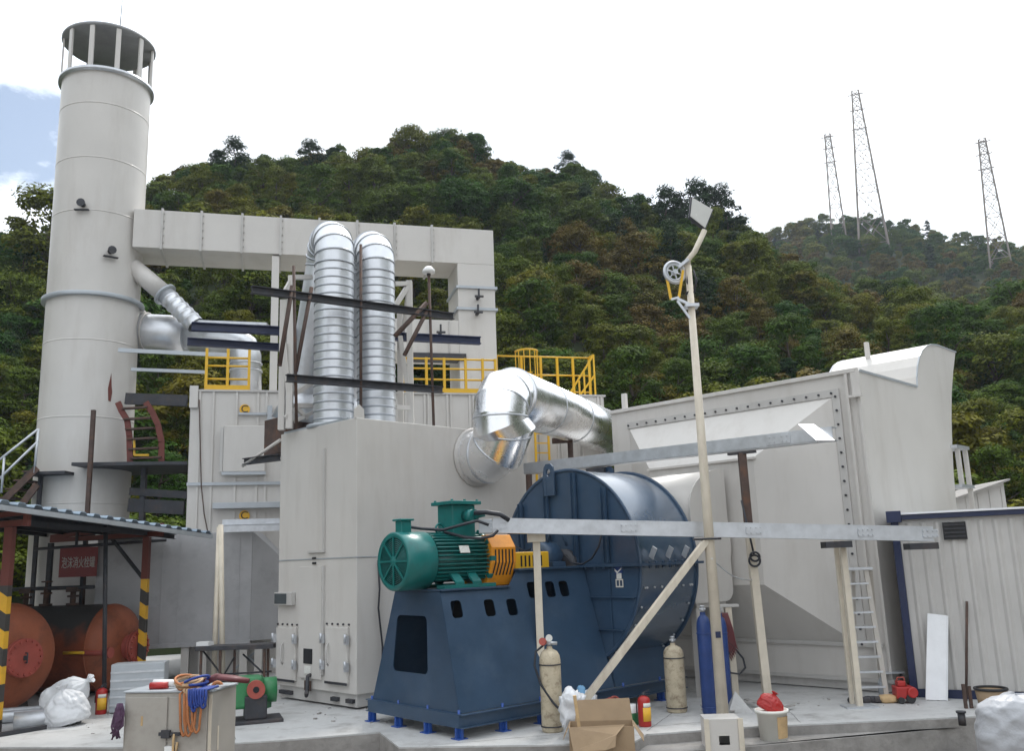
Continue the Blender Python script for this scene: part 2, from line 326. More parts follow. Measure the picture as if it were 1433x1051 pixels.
# ------------------------------------------------------------------ chimney
t = thing('exhaust_chimney', 'tall cream round chimney with a flat cap on posts', 'chimney', S)
sr = 1.385
nr0 = S-Vector((0, sr, 0))*1.0
zq = ZAT(nr0, 93)     # top of the shell
zq2 = ZAT(nr0, 35)    # rain cap rim
mb = MB().lathe(S, Z, [(sr, 0), (sr, zq)], 56); mb.build('shell', M['cream'], t)
for z in (2.6, 5.0, 7.6, 10.0, 14.2, 16.0, 17.9): MB().lathe(S, Z, [(sr+.001, z-.02), (sr+.006, z-.02), (sr+.006, z+.02), (sr+.001, z+.02)], 56).build('weld_seam', M['cream'], t)
zr = ZAT(nr0, 408)
MB().lathe(S, Z, [(sr, zr-.1), (sr+.14, zr-.1), (sr+.14, zr+.02), (sr, zr+.02)], 56).build('flange', M['trim'], t, .01)
MB().lathe(S, Z, [(sr-.2, zq-.1), (sr+.11, zq-.1), (sr+.11, zq+.02), (sr-.2, zq+.02)], 56, True).build('flange', M['galv'], t)
MB().lathe(S, Z, [(0, zq2), (sr+.06, zq2), (sr+.10, zq2+.04), (sr+.10, zq2+.10), (0, zq2+.3)], 56).build('rain_cap', M['cap'], t)
for i in range(11):
    a = 2*math.pi*(i+.35)/11; d = Vector((math.cos(a), math.sin(a), 0)); q = S+d*(sr+.02)
    MB().bar(q+Z*(zq+.02), q+Z*zq2, .15, .06, d).build('cap_post', M['cream'], t)
MB().cyl(S+VV(.3, 0, zq2+.1), S+VV(.36, 0, zq2+2.6), .02, .008, 6).build('lightning_rod', M['dark_steel'], t)
for px, py in ((117, 287), (160, 347)):
    q = PY(px, py, S.y-1.35); d = (q-S); d.z = 0; d.normalize()
    q = Vector((S.x+d.x*sr, S.y+d.y*sr, q.z))
    m = MB().cyl(q-d*.05, q+d*.22, .08, n=10).cyl(q+d*.2, q+d*.24, .13, n=10).bar(q+d*.1-Z*.2-d.cross(Z)*.22, q+d*.1-Z*.2+d.cross(Z)*.22, .12, .03)
    m.build('sampling_port', M['dark_steel'], t)
# rust weeps on the shell under a bracket
q = PY(167, 545, S.y-1.2); d = (q-S); d.z = 0; d.normalize(); q = Vector((S.x+d.x*(sr+.006), S.y+d.y*(sr+.006), q.z))
tx = d.cross(Z)
MB().prism([q+tx*a+Z*b for a, b in ((-.03, -.3), (.05, -.28), (.08, .1), (.04, .35), (.0, .6), (-.03, .2), (-.06, 0))], d*.004).build('rust_stain', M['red_oxide'], t)
# ------------------------------------------------------------------ overhead duct
t = thing('overhead_duct', 'long cream rectangular duct running from chimney to a downward riser', 'duct', R.p(6, 0))
x1 = R.onu(690, 322, -.9)[0]; x0 = R.onu(640, 367, -.9)[0]; zt, zb = 14.5, 13.2
mb = MB(); mb.fbox(R, 1.2, x1, -.9, .9, zb, zt); mb.build('horizontal_run', M['cream'], t, .012)
zl = 8.0
mb = MB(); mb.fbox(R, x0, x1-.004, -.897, .897, zl, zb-.002); mb.build('riser', M['cream'], t, .012)
zm = R.onu(600, 447, -.9)[2]; xm = R.onu(556, 447, -.9)[0]
mb = MB(); zrb = R.onu(600, 494, -.9)[2]; mb.fbox(R, xm-2.5, x0-.003, -.893, .893, zrb, zm); mb.build('return_run', M['cream'], t, .012)
for px in (227, 282, 339, 393, 447, 500, 552, 604):
    u = R.onu(px, 310, -.9)[0]
    m = MB()
    for a, b in ((-.965, .965),):
        m.fbox(R, u-.035, u+.035, a, -.902, zb-.05, zt+.05); m.fbox(R, u-.035, u+.035, .902, b, zb-.05, zt+.05)
        m.fbox(R, u-.035, u+.035, -.902, .902, zt+.002, zt+.05); m.fbox(R, u-.035, u+.035, -.902, .902, zb-.05, zb-.002)
    m.bolts([R.p(u+.05, -.905, zb+.2+.25*k) for k in range(5)], -R.V, .03, .05)
    m.build('joint_flange', M['cream_dark'], t)
for py in (402, 432):
    z = R.onu(665, py, -.9)[2]
    m = MB(); m.fbox(R, x0-.07, x1+.07, -.97, -.902, z-.06, z+.03); m.fbox(R, x0-.07, x0-.004, -.9, .9, z-.06, z+.03); m.fbox(R, x1+.004, x1+.07, -.9, .9, z-.06, z+.03)
    m.build('joint_flange', M['trim'], t)
for px, py in ((668, 418), (615, 468), (667, 440)):
    q = R.p(*R.onu(px, py, -.9)); m = MB().cyl(q, q-R.V*.28, .06, n=8).box(q-R.V*.3, (.3, .08, .06), R.ax).box(q-R.V*.25+Z*.15, (.06, .06, .28), R.ax)
    m.build('damper_handle', M['dark_steel'], t)
m = MB()
for px in (600, 629): u = R.onu(px, 480, -.9)[0]; m.fbox(R, u-.025, u+.025, -.93, -.895, zrb+.02, zm-.05)
m.build('weld_seam', M['cream_dark'], t)
MB().fbox(R, R.onu(574, 496, -.9)[0], R.onu(652, 496, -.9)[0], -.97, -.5, zrb-.25, zrb-.01).build('support_beam', M['dark_steel'], t)
for k, px in enumerate((384,)):
    u = R.onu(px, 450, -.95)[0]
    p = thing('duct_support_post', 'pale cream square post holding up the long overhead duct', 'post', R.p(u, -.75, 7.9))
    MB().fbox(R, u-.12, u+.12, -.87, -.63, 7.9, zb-.06).build('post_shaft', M['cream'], p, .008)
    MB().fbox(R, u-.2, u+.2, -.95, -.55, 7.88, 7.92).build('base_plate', M['cream_dark'], p)
# ------------------------------------------------------------------ rear enclosure (tall ribbed box under the duct)
E0 = PY(268, 560, 26); E0.z = 0
E = Fr(E0, 75); ez = ZAT(E0, 548); eL = E.onu(848, 620)[0]
t = thing('ribbed_enclosure', 'long ribbed cream enclosure with yellow railings on its roof', 'enclosure', E.p(eL/2, 3))
m = MB(); m.fbox(E, 0, eL, 0, 7.2, 0, ez)
u = .35
ribs = [E.onu(px, 620)[0] for px in (278, 297, 330, 360, 372)]
uu = 3.3
while uu < eL-.1: ribs.append(uu); ribs.append(uu+.12); uu += .72
for u in ribs: m.fbox(E, u-.03, u+.03, -.05, -.002, .3, ez-.003)
for k in range(9): m.fbox(E, -.05, -.002, .3+k*.8, .36+k*.8, .3, ez-.003)
m.build('wall', M['cream'], t)
MB().fbox(E, -.06, eL+.06, -.06, 7.26, ez+.002, ez+.06).build('roof_sheet', M['cream_dark'], t)
q = E.onu(272, 545)
MB().fbox(E, q[0]-.12, q[0]+.12, -.10, -.055, ez-.5, ez+.16).build('lifting_lug', M['cream'], t, .01)
zs = E.onu(330, 677)[2]
MB().fbox(E, -.04, 4.2, -.09, -.053, zs-.05, zs+.04).build('belt_trim', M['trim'], t)
h = E.onu(312, 661); h2 = E.onu(372, 597)
hd = MB().fbox(E, h[0], h2[0], -.16, -.06, h[2], h2[2]).build('hatch', M['cream'], t, .015)
MB().fbox(E, h[0]-.03, h2[0]+.03, -.21, -.165, h[2]-.1, h[2]-.01).build('sill', M['trim'], hd)
MB().fbox(E, h[0]-.1, h[0]-.01, -.13, -.062, h[2], h2[2]-.05).build('hinge_strip', M['cream_dark'], hd)
z3 = E.onu(330, 711)[2]; a = E.onu(298, 711)[0]
MB().fbox(E, a, 4.3, -.28, -.06, z3-.03, z3+.14).build('ledge', M['trim'], t, .01)
for (px, py) in ((342.5, 573), (342, 722)):
    q = E.onu(px, py, -.06); o = E.p(q[0], -.064, q[2])
    bd = MB().cyl(o, o-E.V*.02, .15, n=24).build('badge', M['label_y'], t)
    MB().text('C', .31, o-E.V*.026, E.U, Z, .004).build('badge_letter', M['black'], bd)
pts = [E.p(E.onu(px, py)[0], -.09, E.onu(px, py)[2]) for px, py in ((279, 560), (280, 600), (282, 680), (286, 720), (291, 745), (290, 800), (288, 905))]
tag(MB().tube(pts, .018, 6).build('hanging_cable', M['rust'], None, root=pts[0]), 'thin brown cable hanging down the ribbed enclosure', 'cable')
# slatted steel valve bars on the right of the hatch
q = E.onu(378, 580, -.1)
MB().fbox(E, q[0]-.08, q[0]+.06, -.2, -.06, q[2]-.25, q[2]+.25).fbox(E, q[0]-.9, q[0]-.1, -.12, -.06, q[2]-.02, q[2]+.05).build('valve_bracket', M['trim'], t)
# ------------------------------------------------------------------ grey transition duct on legs in front of it
T0 = PY(204, 893, 25.2); T0.z = 0
T = Fr(T0, 78); tb = .97
tl = T.onu(352, 820)[0]; tz = ZAT(T.p(tl, 0), 744)
t = thing('grey_duct', 'large grey sheet steel duct on cream legs beside the tank canopy', 'duct', T.p(2, 1))
m = MB(); m.fbox(T, -1.35, tl, 0, 2.4, tb, tz); m.build('body', M['grey_sheet'], t, .01)
q1 = T.p(tl+.003, 0, 0); q2 = Vector(T.p(*T.onu(392, 850, .35))); q2.z = 0
bk = T.V*2.2
m = MB(); m.hexa([q1+Z*tb, q2+Z*tb, q2+bk+Z*tb, q1+bk+Z*tb], [q1+Z*tz, q2+Z*(tz-.72), q2+bk+Z*(tz-.1), q1+bk+Z*tz]); m.build('tapered_end', M['grey_sheet'], t)
m = MB()
for px in (226, 250, 300, 334): u = T.onu(px, 820)[0]; m.fbox(T, u-.015, u+.015, -.02, -.002, tb+.02, tz-.02)
m.fbox(T, -1.35, tl, -.07, -.003, tb-.08, tb+.03)
m.build('seam', M['grey_sheet'], t)
for px in (241, 350): pass
for px in (258, 283, 340, 361):
    u = T.onu(px, 920)[0]
    MB().fbox(T, u-.1, u+.1, .05, .25, 0, tb-.085).build('leg', M['cream'], t)
m = MB()
u0, u1 = T.onu(320, 920)[0], T.onu(372, 920)[0]
m.bar(T.p(u0, .5, .1), T.p(u1, .5, tb-.1), .05, .05).bar(T.p(u0, .56, tb-.1), T.p(u1, .56, .1), .05, .05).build('cross_brace', M['trim'], t)
# pale flashing that caps the duct
u0, z0 = T.onu(312, 740)[0], T.onu(312, 740)[2]
t2 = thing('cable_tray_bend', 'pale blue-grey folded tray running into the cream booth wall', 'cable tray', T.p(u0, -.3, z0))
q3 = T.p(u0+1.75, -.3)
m = MB(); m.bar(T.p(u0, -.35, z0+.06), T.p(u0+1.8, -.35, z0+.06), .34, .025); m.bar(T.p(u0, -.51, z0-.02), T.p(u0+1.8, -.51, z0-.02), .02, .2); m.bar(T.p(u0, -.19, z0+.14), T.p(u0+1.8, -.19, z0+.14), .02, .2)
m.build('tray', M['galv'], t2)
# ------------------------------------------------------------------ cream booth in the middle
bw, bl, bz = 3.1, 5.32, 6.06
t = thing('cream_booth', 'tall plain cream booth with small hatches at its foot', 'booth', B.p(bl/2, bw/2))
m = MB(); m.fbox(B, 0, bl, 0, bw, .30, bz); m.build('wall', M['cream'], t, .015)
m = MB(); m.fbox(B, .06, bl-.05, .06, bw-.05, .04, .298); m.build('plinth', M['cream_dark'], t)
zsm = B.onu(499.5, 780)[2]
m = MB(); m.fbox(B, -.012, -.002, 0, bw, zsm-.012, zsm+.012); m.fbox(B, 0, bl, -.012, -.002, zsm-.012, zsm+.012); m.build('panel_joint', M['trim'], t)
m = MB()
v = B.onv(455, 700)[1]; za, zb_ = B.onv(453, 770)[2], B.onv(455, 628)[2]
m.fbox(B, -.05, -.002, v-.03, v+.03, za, zb_)
m.fbox(B, -.05, -.002, v-.03, v+.62, za-.05, za-.003)
zc = B.onv(452, 792)[2]; zd = B.onv(452, 945)[2]
m.fbox(B, -.05, -.002, v-.03, v+.03, zd, zc)
m.build('cover_strip', M['cream_dark'], t)
def bface(name, px0, px1, py0, py1, mt, d0, d1, par, bev=.008):
    a = B.onv(px0, (py0+py1)/2); b = B.onv(px1, (py0+py1)/2); zz0 = B.onv((px0+px1)/2, py1)[2]; zz1 = B.onv((px0+px1)/2, py0)[2]
    return MB().fbox(B, -d1, -d0, b[1], a[1], zz0, zz1).build(name, M[mt], par, bev), (b[1], a[1], zz0, zz1)
lad, k = bface('leg_cover', 421, 452, 793, 950, 'cream', .002, .05, t)
for px0, px1, pz0, pz1 in ((389, 416, 878, 952), (458, 489, 878, 956)):
    d, (v0, v1, z0, z1) = bface('access_hatch', px0, px1, pz0, pz1, 'cream', .003, .06, t, .012)
    for zz in (z0+.3*(z1-z0), z0+.78*(z1-z0)):
        for vv in ((v0-.02, v1+.03) if px0 < 400 else (v0-.02, v1+.06)):
            MB().fbox(B, -.13, -.062, vv-.05, vv+.05, zz-.09, zz+.09).cyl(B.p(-.13, vv, zz-.03), B.p(-.13, vv, zz+.12), .03, n=8).build('latch', M['galv'], d)
    hv = v0+.62*(v1-v0) if px0 < 400 else v1-.12
    MB().tube([B.p(-.062, hv, z0+.3*(z1-z0)), B.p(-.13, hv-.03, z0+.36*(z1-z0)), B.p(-.14, hv-.04, z0+.5*(z1-z0)), B.p(-.13, hv-.03, z0+.64*(z1-z0)), B.p(-.062, hv, z0+.7*(z1-z0))], .018, 6).build('handle', M['cream_dark'], d)
    for i in range(5): MB().bolts([B.p(-.003, v0+(v1-v0)*i/4, z1+.06)], -B.U, .022, .03).build('bolt', M['dark_steel'], d)
    MB().fbox(B, -.075, -.063, v0, v1, z0-.03, z0+.02).build('hinge', M['dark_steel'], d)
o, _ = bface('port', 428, 440, 908, 929, 'ink', .053, .07, t)
o, _ = bface('nameplate', 429, 438, 932, 943, 'label', .053, .065, t)
o, _ = bface('port', 427, 436, 953, 967, 'rust', .004, .03, t)
o, (v0, v1, z0, z1) = bface('junction_box', 390, 414, 829, 847, 'cream_dark', .004, .12, t, .01)
MB().fbox(B, -.125, -.122, v0+.2, v1-.02, z0+.03, z1-.03).build('window', M['pane'], o)
o, _ = bface('vent_slot', 438, 443, 780, 783, 'ink', .014, .03, t)
o, _ = bface('vent_slot', 438, 443, 787, 790, 'ink', .004, .03, t)
q = B.onv(437, 970)
MB().tube([B.p(-.01, q[1], .62), B.p(-.12, q[1], .58), B.p(-.13, q[1], .3), B.p(-.2, q[1]-.08, .2), B.p(-.25, q[1]-.16, .28)], .045, 10).build('drain_pipe', M['dark_steel'], t)
m = MB()
for vv in (.25, .8, 2.6, 2.85): m.fbox(B, -.02, .058, vv-.12, vv+.12, .12, .2)
m.build('fixing_bracket', M['dark_steel'], t)
q = B.onu(504, 578)
MB().prism([B.p(q[0]-.13, .02, bz), B.p(q[0]+.13, .02, bz), B.p(q[0]+.12, .02, bz+.2), B.p(q[0], .02, bz+.3), B.p(q[0]-.12, .02, bz+.2)], B.V*.04).build('lifting_lug', M['cream'], t)
m = MB(); m.fbox(B, .02, 2.9, .35, 3.0, bz+.002, bz+.05); m.build('roof_sheet', M['trim'], t)
# bundle of cables beside the booth
pts = [B.p(.52, -.05, 3.0), B.p(.55, -.06, 2.4), B.p(.50, -.08, 2.0), B.p(.62, -.06, 1.2), B.p(.6, -.06, .3)]
tag(MB().tube(pts, .022, 6).build('hanging_cable', M['cable'], None, root=pts[-1]), 'black cable hanging down the cream booth behind the green motor', 'cable')
# ------------------------------------------------------------------ twin ribbed pipes on the booth roof
def ribbed(mb, a, b, r, pitch=.235):
    a, b = Vector(a), Vector(b); L = (b-a).length; d = (b-a)/L; n = int(L/pitch); prof = [(r, 0)]
    for i in range(1, n):
        h = L*i/n; prof += [(r, h-.035), (r+.022, h-.018), (r+.022, h+.018), (r, h+.035)]
    prof.append((r, L)); return mb.lathe(a, d, prof, 36)
for i, px in enumerate((468, 526)):
    vp = 1.75; u, _, zt0 = B.onu(px, 372 if i == 0 else 384, vp); r = .468; zt0 = zt0
    base = B.p(u, vp, bz)
    t = thing('ribbed_pipe', ('left' if i == 0 else 'right')+' one of the twin silver ribbed pipes above the booth', 'pipe', base, 'twin silver ribbed pipes')
    MB().cyl(base, B.p(u, vp, zt0), r, n=40, caps=False).build('ribbed_riser', M['silver'], t)
    m = MB(); nr_ = int((zt0-bz)/.2)
    for k in range(1, nr_): m.lathe(B.p(u, vp, bz+k*(zt0-bz)/nr_), Z, [(r, -.026), (r+.016, -.012), (r+.016, .012), (r, .026)], 40)
    m.build('ribs', M['rib'], t)
    hdg = Vector((math.sin(math.radians(-24)), math.cos(math.radians(-24)), 0))
    MB().lathe(base, Z, [(r, .0), (r+.16, .0), (r+.16, .09), (r, .12)], 32).build('base_flange', M['trim'], t)
    # segmented elbow and the leg that comes down behind
    Rb = .58; cz = zt0+.25; ctr = B.p(u, vp, cz)+hdg*Rb; path = [B.p(u, vp, zt0), B.p(u, vp, cz)]
    path += arc(ctr, Rb, math.pi, .12, 7, hdg, Z)[1:]
    last = path[-1]; dn = (path[-1]-path[-2]); dn = Vector((0, 0, -1))*.95 - R0*.10 + hdg*.2; path.append(last+dn*3.3)
    MB().mitre(path, r, 36).build('elbow', M['silver'], t)
    m = MB()
    for k in range(0, 9):
        if k == 0: d = Z
        else: d = (path[k+1]-path[k-1]).normalized() if k < 8 else dn.normalized()
        MB().lathe(path[k], d, [(r, -.02), (r+.022, -.02), (r+.022, .02), (r, .02)], 32).build('band', M['rib'], t)
    e = path[-1]; MB().cyl(e, e+dn.normalized()*.7, r, .75, 28).build('cone', M['silver'], t)
    e2 = e+dn.normalized()*.72
    MB().box(e2-Z*.45, (1.5, 1.0, .9), B.ax).build('fan_box', M['rust'], t, .01)
    if i == 1: mb = MB().fbox(B, u-.25, u-.19, vp-.75, vp-.70, bz+.05, zt0+1.0)
# rusty standpipes, struts and cream frame around the twin pipes
t = thing('pipe_support_frame', 'cream lattice steel frame standing around the twin ribbed pipes', 'frame', B.p(1.2, 1.8, bz))
P1 = B.p(*B.onu(405, 598, 2.45)); P2 = B.p(*B.onu(575, 590, 1.9)); P3 = B.p(*B.onu(561, 586, 2.75)); P4 = B.p(*B.onu(394, 598, 2.75))
for k, (P, top) in enumerate(((P1, 386), (P2, 393), (P3, 430), (P4, 420))):
    P = Vector((P.x, P.y, bz+.05)); zt_ = ZAT(P, top)
    MB().bar(P, Vector((P.x, P.y, zt_)), .15, .15).build('post', M['cream'], t, .006)
P1.z = P2.z = P3.z = P4.z = 0
def up(P, z): return Vector((P.x, P.y, z))
m = MB()
z1, z2, z3 = ZAT(P1, 392), ZAT(P2, 398), 7.1
for a, b, za, zb2 in ((P1, P4, z1-.2, z1-1.2), (P2, P3, z2, z2-1.6)): m.bar(up(a, za), up(b, zb2), .09, .09)
nb = -B.V*0
def hb(px0, px1, py0, py1, P, az=44.5, w=.11, h=.11): return m.bar(PL(px0, py0, P, az), PL(px1, py1, P, az), w, h)
hb(408, 436, 388, 388, P1); hb(552, 575, 397, 397, P2); hb(412, 440, 551, 534, P1); hb(412, 440, 568, 568, P1); hb(553, 577, 570, 571, P2)
hb(412, 440, 590, 576, P1, 44.5, .08, .08); hb(399, 412, 585, 572, P1, 44.5, .08, .08); hb(413, 430, 569, 586, P1, 44.5, .08, .08)
hb(553, 571, 428, 400, P2); hb(560, 577, 470, 590, P2); hb(398, 408, 480, 590, P1); hb(396, 408, 414, 392, P1)
m.build('brace', M['cream'], t)
def rod(name, label, a, b, w, mt, cat='pole', ib=False, grp=None):
    o = MB()
    if ib: o.ibeam(a, b, w, w*1.15, w*.14)
    else: o.cyl(a, b, w/2, n=12)
    o = o.build(name, M[mt], None, root=a if a.z < b.z else b); return tag(o, label, cat, grp)
Pf = B.p(1.5, .62)
PLf = lambda px, py, az=54, P=Pf: PL(px, py, P, az)
rod('steel_beam', 'upper dark rusty beam crossing in front of the twin ribbed pipes', PLf(352, 405), PLf(634, 443), .145, 'dark_steel', 'beam', True)
rod('steel_beam', 'lower dark rusty beam crossing in front of the twin ribbed pipes', PLf(401, 529), PLf(619, 546), .145, 'dark_steel', 'beam', True)
Pb = B.p(1.5, 3.2)
rod('navy_beam', 'long navy channel passing behind the twin ribbed pipes', PLf(268, 457, 70, Pb), PLf(672, 477, 70, Pb), .18, 'navy', 'beam', True)
rod('navy_beam', 'short navy channel left of the twin pipes below the longer one', PLf(262, 478, 70, Pb+B.V*.5), PLf(450, 490, 70, Pb+B.V*.5), .16, 'navy', 'beam', True)
rod('rusty_standpipe', 'thin rusty vertical pole right of the twin ribbed pipes', PLf(607, 598), PLf(600, 383), .07, 'rust')
rod('rusty_standpipe', 'thin rusty vertical pole left of the twin ribbed pipes', PLf(415, 600), PLf(411, 372), .07, 'rust')
rod('rusty_standpipe', 'thin brown vertical pole between the twin ribbed pipes', PLf(505, 580), PLf(505, 342), .07, 'rust')
rod('steel_strut', 'dark slanting strut above the navy channel right of the pipes', PLf(553, 470), PLf(597, 424), .12, 'rust', 'strut')
rod('steel_strut', 'brown slanting strut meeting the right rusty pole', PLf(566, 497), PLf(598, 434), .10, 'rust', 'strut')
rod('steel_strut', 'long dark strut slanting beside the left rusty pole', PLf(391, 512), PLf(409, 400), .10, 'rust', 'strut')
rod('steel_strut', 'thin brown strut close to the left ribbed pipe', PLf(414, 520), PLf(436, 402), .09, 'rust', 'strut')
q = PLf(600, 383); o = thing('pole_lamp', 'small white dome lamp on top of the right rusty pole', 'lamp', q)
MB().lathe(q, Z, [(.03, 0), (.16, .02), (.15, .1), (.08, .18), (0, .2)], 16).build('dome', M['white'], o)
MB().cyl(q-Z*.05, q+Z*.02, .05, n=10).build('socket', M['dark_steel'], o)
# dark beam and strut jutting from the booth's left wall
a = B.p(*B.onv(392, 640, -.02)); v0 = Vector(a)
rod('outrigger_beam', 'dark short beam jutting left from the booth top', a+B.V*.0, a+(-B.U*.2+B.V*.9).normalized()*1.25, .14, 'dark_steel', 'beam', True)
rod('outrigger_strut', 'pale slanting strut above the dark outrigger beam', a+Z*.42, a+(-B.U*.2+B.V*.9).normalized()*1.3+Z*-.1, .08, 'cream', 'strut')
# ------------------------------------------------------------------ polished elbow pipe
pc = B.p(3.50, 0, 5.38); r = .65
vtop = B.p(3.40, -1.0)
path = [pc, pc-B.V*.42, pc-B.V*.78+Z*.14, pc-B.V*1.02+Z*.52, up(vtop, 6.0), up(vtop, 6.2)]
d22 = Vector((math.sin(math.radians(23)), math.cos(math.radians(23)), 0))
c2 = up(vtop, 6.2)+d22*.66
path2 = [up(vtop, 6.1), up(vtop, 6.2)]+arc(c2, .66, math.pi, math.pi/2, 3, d22, Z)[1:]
zl_ = path2[-1].z; endp = path2[-1]+d22*11.5
t = thing('polished_elbow_pipe', 'shiny aluminium pipe leaving the booth in a big elbow', 'pipe', pc)
MB().lathe(pc-B.V*.01, -B.V, [(r, 0), (r+.07, 0), (r+.07, .04), (r, .06)], 40).build('wall_flange', M['cream_dark'], t)
MB().mitre(path, r, 40).build('lower_elbow', M['shiny'], t)
MB().mitre(path2[:1]+path2[1:]+[path2[-1]+d22*.05], r+.004, 40).build('upper_elbow', M['shiny'], t)
MB().tube([path2[-1], endp], r+.03, 40).build('long_run', M['shiny'], t)
m = MB()
for k, (P, d) in enumerate(((path[1], -B.V), (path[2], (path[3]-path[1]).normalized()), (path[3], (path[4]-path[2]).normalized()), (path[5], Z), (path2[2], (path2[3]-path2[1]).normalized()), (path2[3], (path2[4]-path2[2]).normalized()))):
    MB().lathe(P, d, [(r, -.02), (r+.02, -.02), (r+.02, .02), (r, .02)], 40).build('band', M['galv'], t)
for s_ in (0.02, 2.2, 4.4): MB().lathe(path2[-1]+d22*s_, d22, [(r+.03, -.02), (r+.05, -.02), (r+.05, .02), (r+.03, .02)], 40).build('band', M['galv'], t)
q = PL(797, 602, path2[-1]-Vector((d22.y, -d22.x, 0))*0, 23)
q = up(q, zl_-r-.02)
rod('pipe_prop', 'rusty vertical prop under the long shiny pipe', up(q, 3.2), q, .16, 'rust')
tag(MB().tube([q+VV(-.5, .1, .02), q+VV(0, 0, .02)], .09, 10).build('pipe_stub', M['rust'], None, root=q), 'short brown pipe stub on top of the rusty prop', 'pipe')
# ================================================================== FAN SET
uc, vc, zc, RF = 3.87, 1.23, 2.73, 2.0      # fan front face
t = thing('steel_pedestal', 'dark blue steel pedestal with slotted sides carrying the green motor', 'pedestal', Fn.p(1.5, 1.4))
bw2 = 2.85; zt2 = 2.40; zk = .40
def tap(z, a, b, z0=zk, z1=zt2): return a+(b-a)*(z-z0)/(z1-z0)
# near side wall, front wall with opening, far side, top
def near(a, b): return Fn.p(a, tap(b, .06, .66), b)
def front(a, b):
    return Fn.p(tap(b, .06, .14), a, b)
zz = zt2
slots = []
for px, py in ((640, 853), (686, 851), (717, 850)):
    q = Fn.onu(px, py, .55); slots.append([(q[0]+a, q[2]+b) for a, b in rrect(-.12, .12, -.15, .15, .06, 3)])
slots2 = []
for px, py in ((747, 826), (772, 825), (791, 824)):
    q = Fn.onu(px, py, .6); slots2.append([(q[0]+a, q[2]+b) for a, b in rrect(-.12, .12, -.15, .15, .06, 3)])
zt3 = 2.72
outer = [(.065, zk), (3.85, zk), (3.85, zt3), (2.05, zt3), (1.72, zt2), (.145, zt2)]
MB().plate(outer, slots+slots2, near, Fn.V*.02).build('side_wall', M['blue'], t)
MB().plate([(a, b) for a, b in outer], [], lambda a, b: Fn.p(a, bw2-tap(b, .06, .75), b), -Fn.V*.02).build('side_wall', M['blue'], t)
q0 = Fn.onv(552, 900, .1); q1 = Fn.onv(598, 900, .1); zlo = Fn.onv(575, 942, .08)[2]; zhi = Fn.onv(575, 862, .1)[2]
hole = [(v, z) for v, z in rrect(q1[1], q0[1], zlo, zhi, .10, 4)]
hole = [((v-1.42)*(1.06-.16*(z-zlo)/(zhi-zlo))+1.42, z) for v, z in hole]
MB().plate([(.085, zk), (bw2-.085, zk), (bw2-.74, zt2-.004), (.665, zt2-.004)], [hole], front, Fn.U*.02).build('front_wall', M['blue'], t)
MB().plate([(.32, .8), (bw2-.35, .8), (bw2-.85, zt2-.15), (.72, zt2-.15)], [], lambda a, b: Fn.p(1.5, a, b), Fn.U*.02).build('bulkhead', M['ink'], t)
m = MB(); m.fbox(Fn, .12, 1.74, .60, bw2-.68, zt2+.002, zt2+.035); m.fbox(Fn, 2.0, 3.84, .66, bw2-.75, zt3-.02, zt3+.02); m.build('top_plate', M['blue'], t, .006)
m = MB()
for a0, a1, b0, b1 in ((-.02, .0, 0, bw2),): pass
m.chan(Fn.p(-.0, 0, .29), Fn.p(0, bw2, .29), .08, .22, .016, side=1)
m.chan(Fn.p(5.9, -.0, .29), Fn.p(-.0, 0, .29), .08, .22, .016, side=-1)
m.chan(Fn.p(0, bw2, .29), Fn.p(5.9, bw2, .29), .08, .22, .016, side=-1)
m.build('base_frame', M['blue'], t)
for u, v in ((.06, .08), (.06, .98), (.06, 1.9), (.06, bw2-.05), (1.0, .06), (1.9, .06), (3.0, .06), (4.1, .06), (5.2, .06), (5.8, bw2-.05)):
    m = MB().fbox(Fn, u-.08, u+.08, v-.02, v+.02, .0, .178).fbox(Fn, u-.02, u+.02, v-.09, v+.09, 0.002, .176).fbox(Fn, u-.10, u+.10, v-.11, v+.11, .0, .016)
    m.cyl(Fn.p(u, v, .17), Fn.p(u, v, .46), .025, n=6); m.build('foot', M['blue_bright'], t)
# ---- motor
zm = 2.95; vm = 1.30
t = thing('electric_motor', 'green finned electric motor with round grilled fan cover', 'motor', Fn.p(.5, vm, zt2+.035))
A = Fn.p(-.44, vm, zm)
MB().lathe(A, Fn.U, [(.43, .02), (.50, .0), (.525, .03), (.525, .64), (.50, .66), (.46, .66)], 48).build('fan_cover', M['green'], t)
m = MB().lathe(A, Fn.U, [(.09, .03), (.09, .01), (0, .01)], 24)
for k in range(8):
    a = math.pi*k/4; d = Fn.V*math.cos(a)+Z*math.sin(a); m.bar(A+Fn.U*.018+d*.05, A+Fn.U*.018+d*.46, .035, .02, Fn.U)
for k in range(1, 13): m.lathe(A+Fn.U*.03, Fn.U, [(.035*k+.0, .0), (.035*k+.012, 0), (.035*k+.012, .012), (.035*k, .012)], 36)
m.build('grille', M['green'], t)
MB().cyl(A+Fn.U*.09, A+Fn.U*.1, .5, n=32).build('grille_back', M['ink'], t)
Bc = Fn.p(.2, vm, zm)
m = MB().cyl(Bc, Bc+Fn.U*1.25, .41, n=40)
for k in range(40):
    a = 2*math.pi*k/40; d = Fn.V*math.cos(a)+Z*math.sin(a)
    if Z.dot(d) < -.75: continue
    m.bar(Bc+Fn.U*.03+d*.45, Bc+Fn.U*1.22+d*.45, .018, .12, d)
m.build('finned_body', M['green'], t)
MB().lathe(Bc+Fn.U*1.22, Fn.U, [(.0, .0), (.5, .0), (.52, .03), (.52, .10), (.4, .16), (.2, .2), (0, .2)], 40).build('end_shield', M['green'], t)
for k in range(10):
    a = 2*math.pi*k/10; d = Fn.V*math.cos(a)+Z*math.sin(a); q = Bc+Fn.U*1.26+d*.53; MB().box(q, (.1, .09, .07), (Fn.U, d.cross(Fn.U), d)).build('shield_lug', M['green'], t)
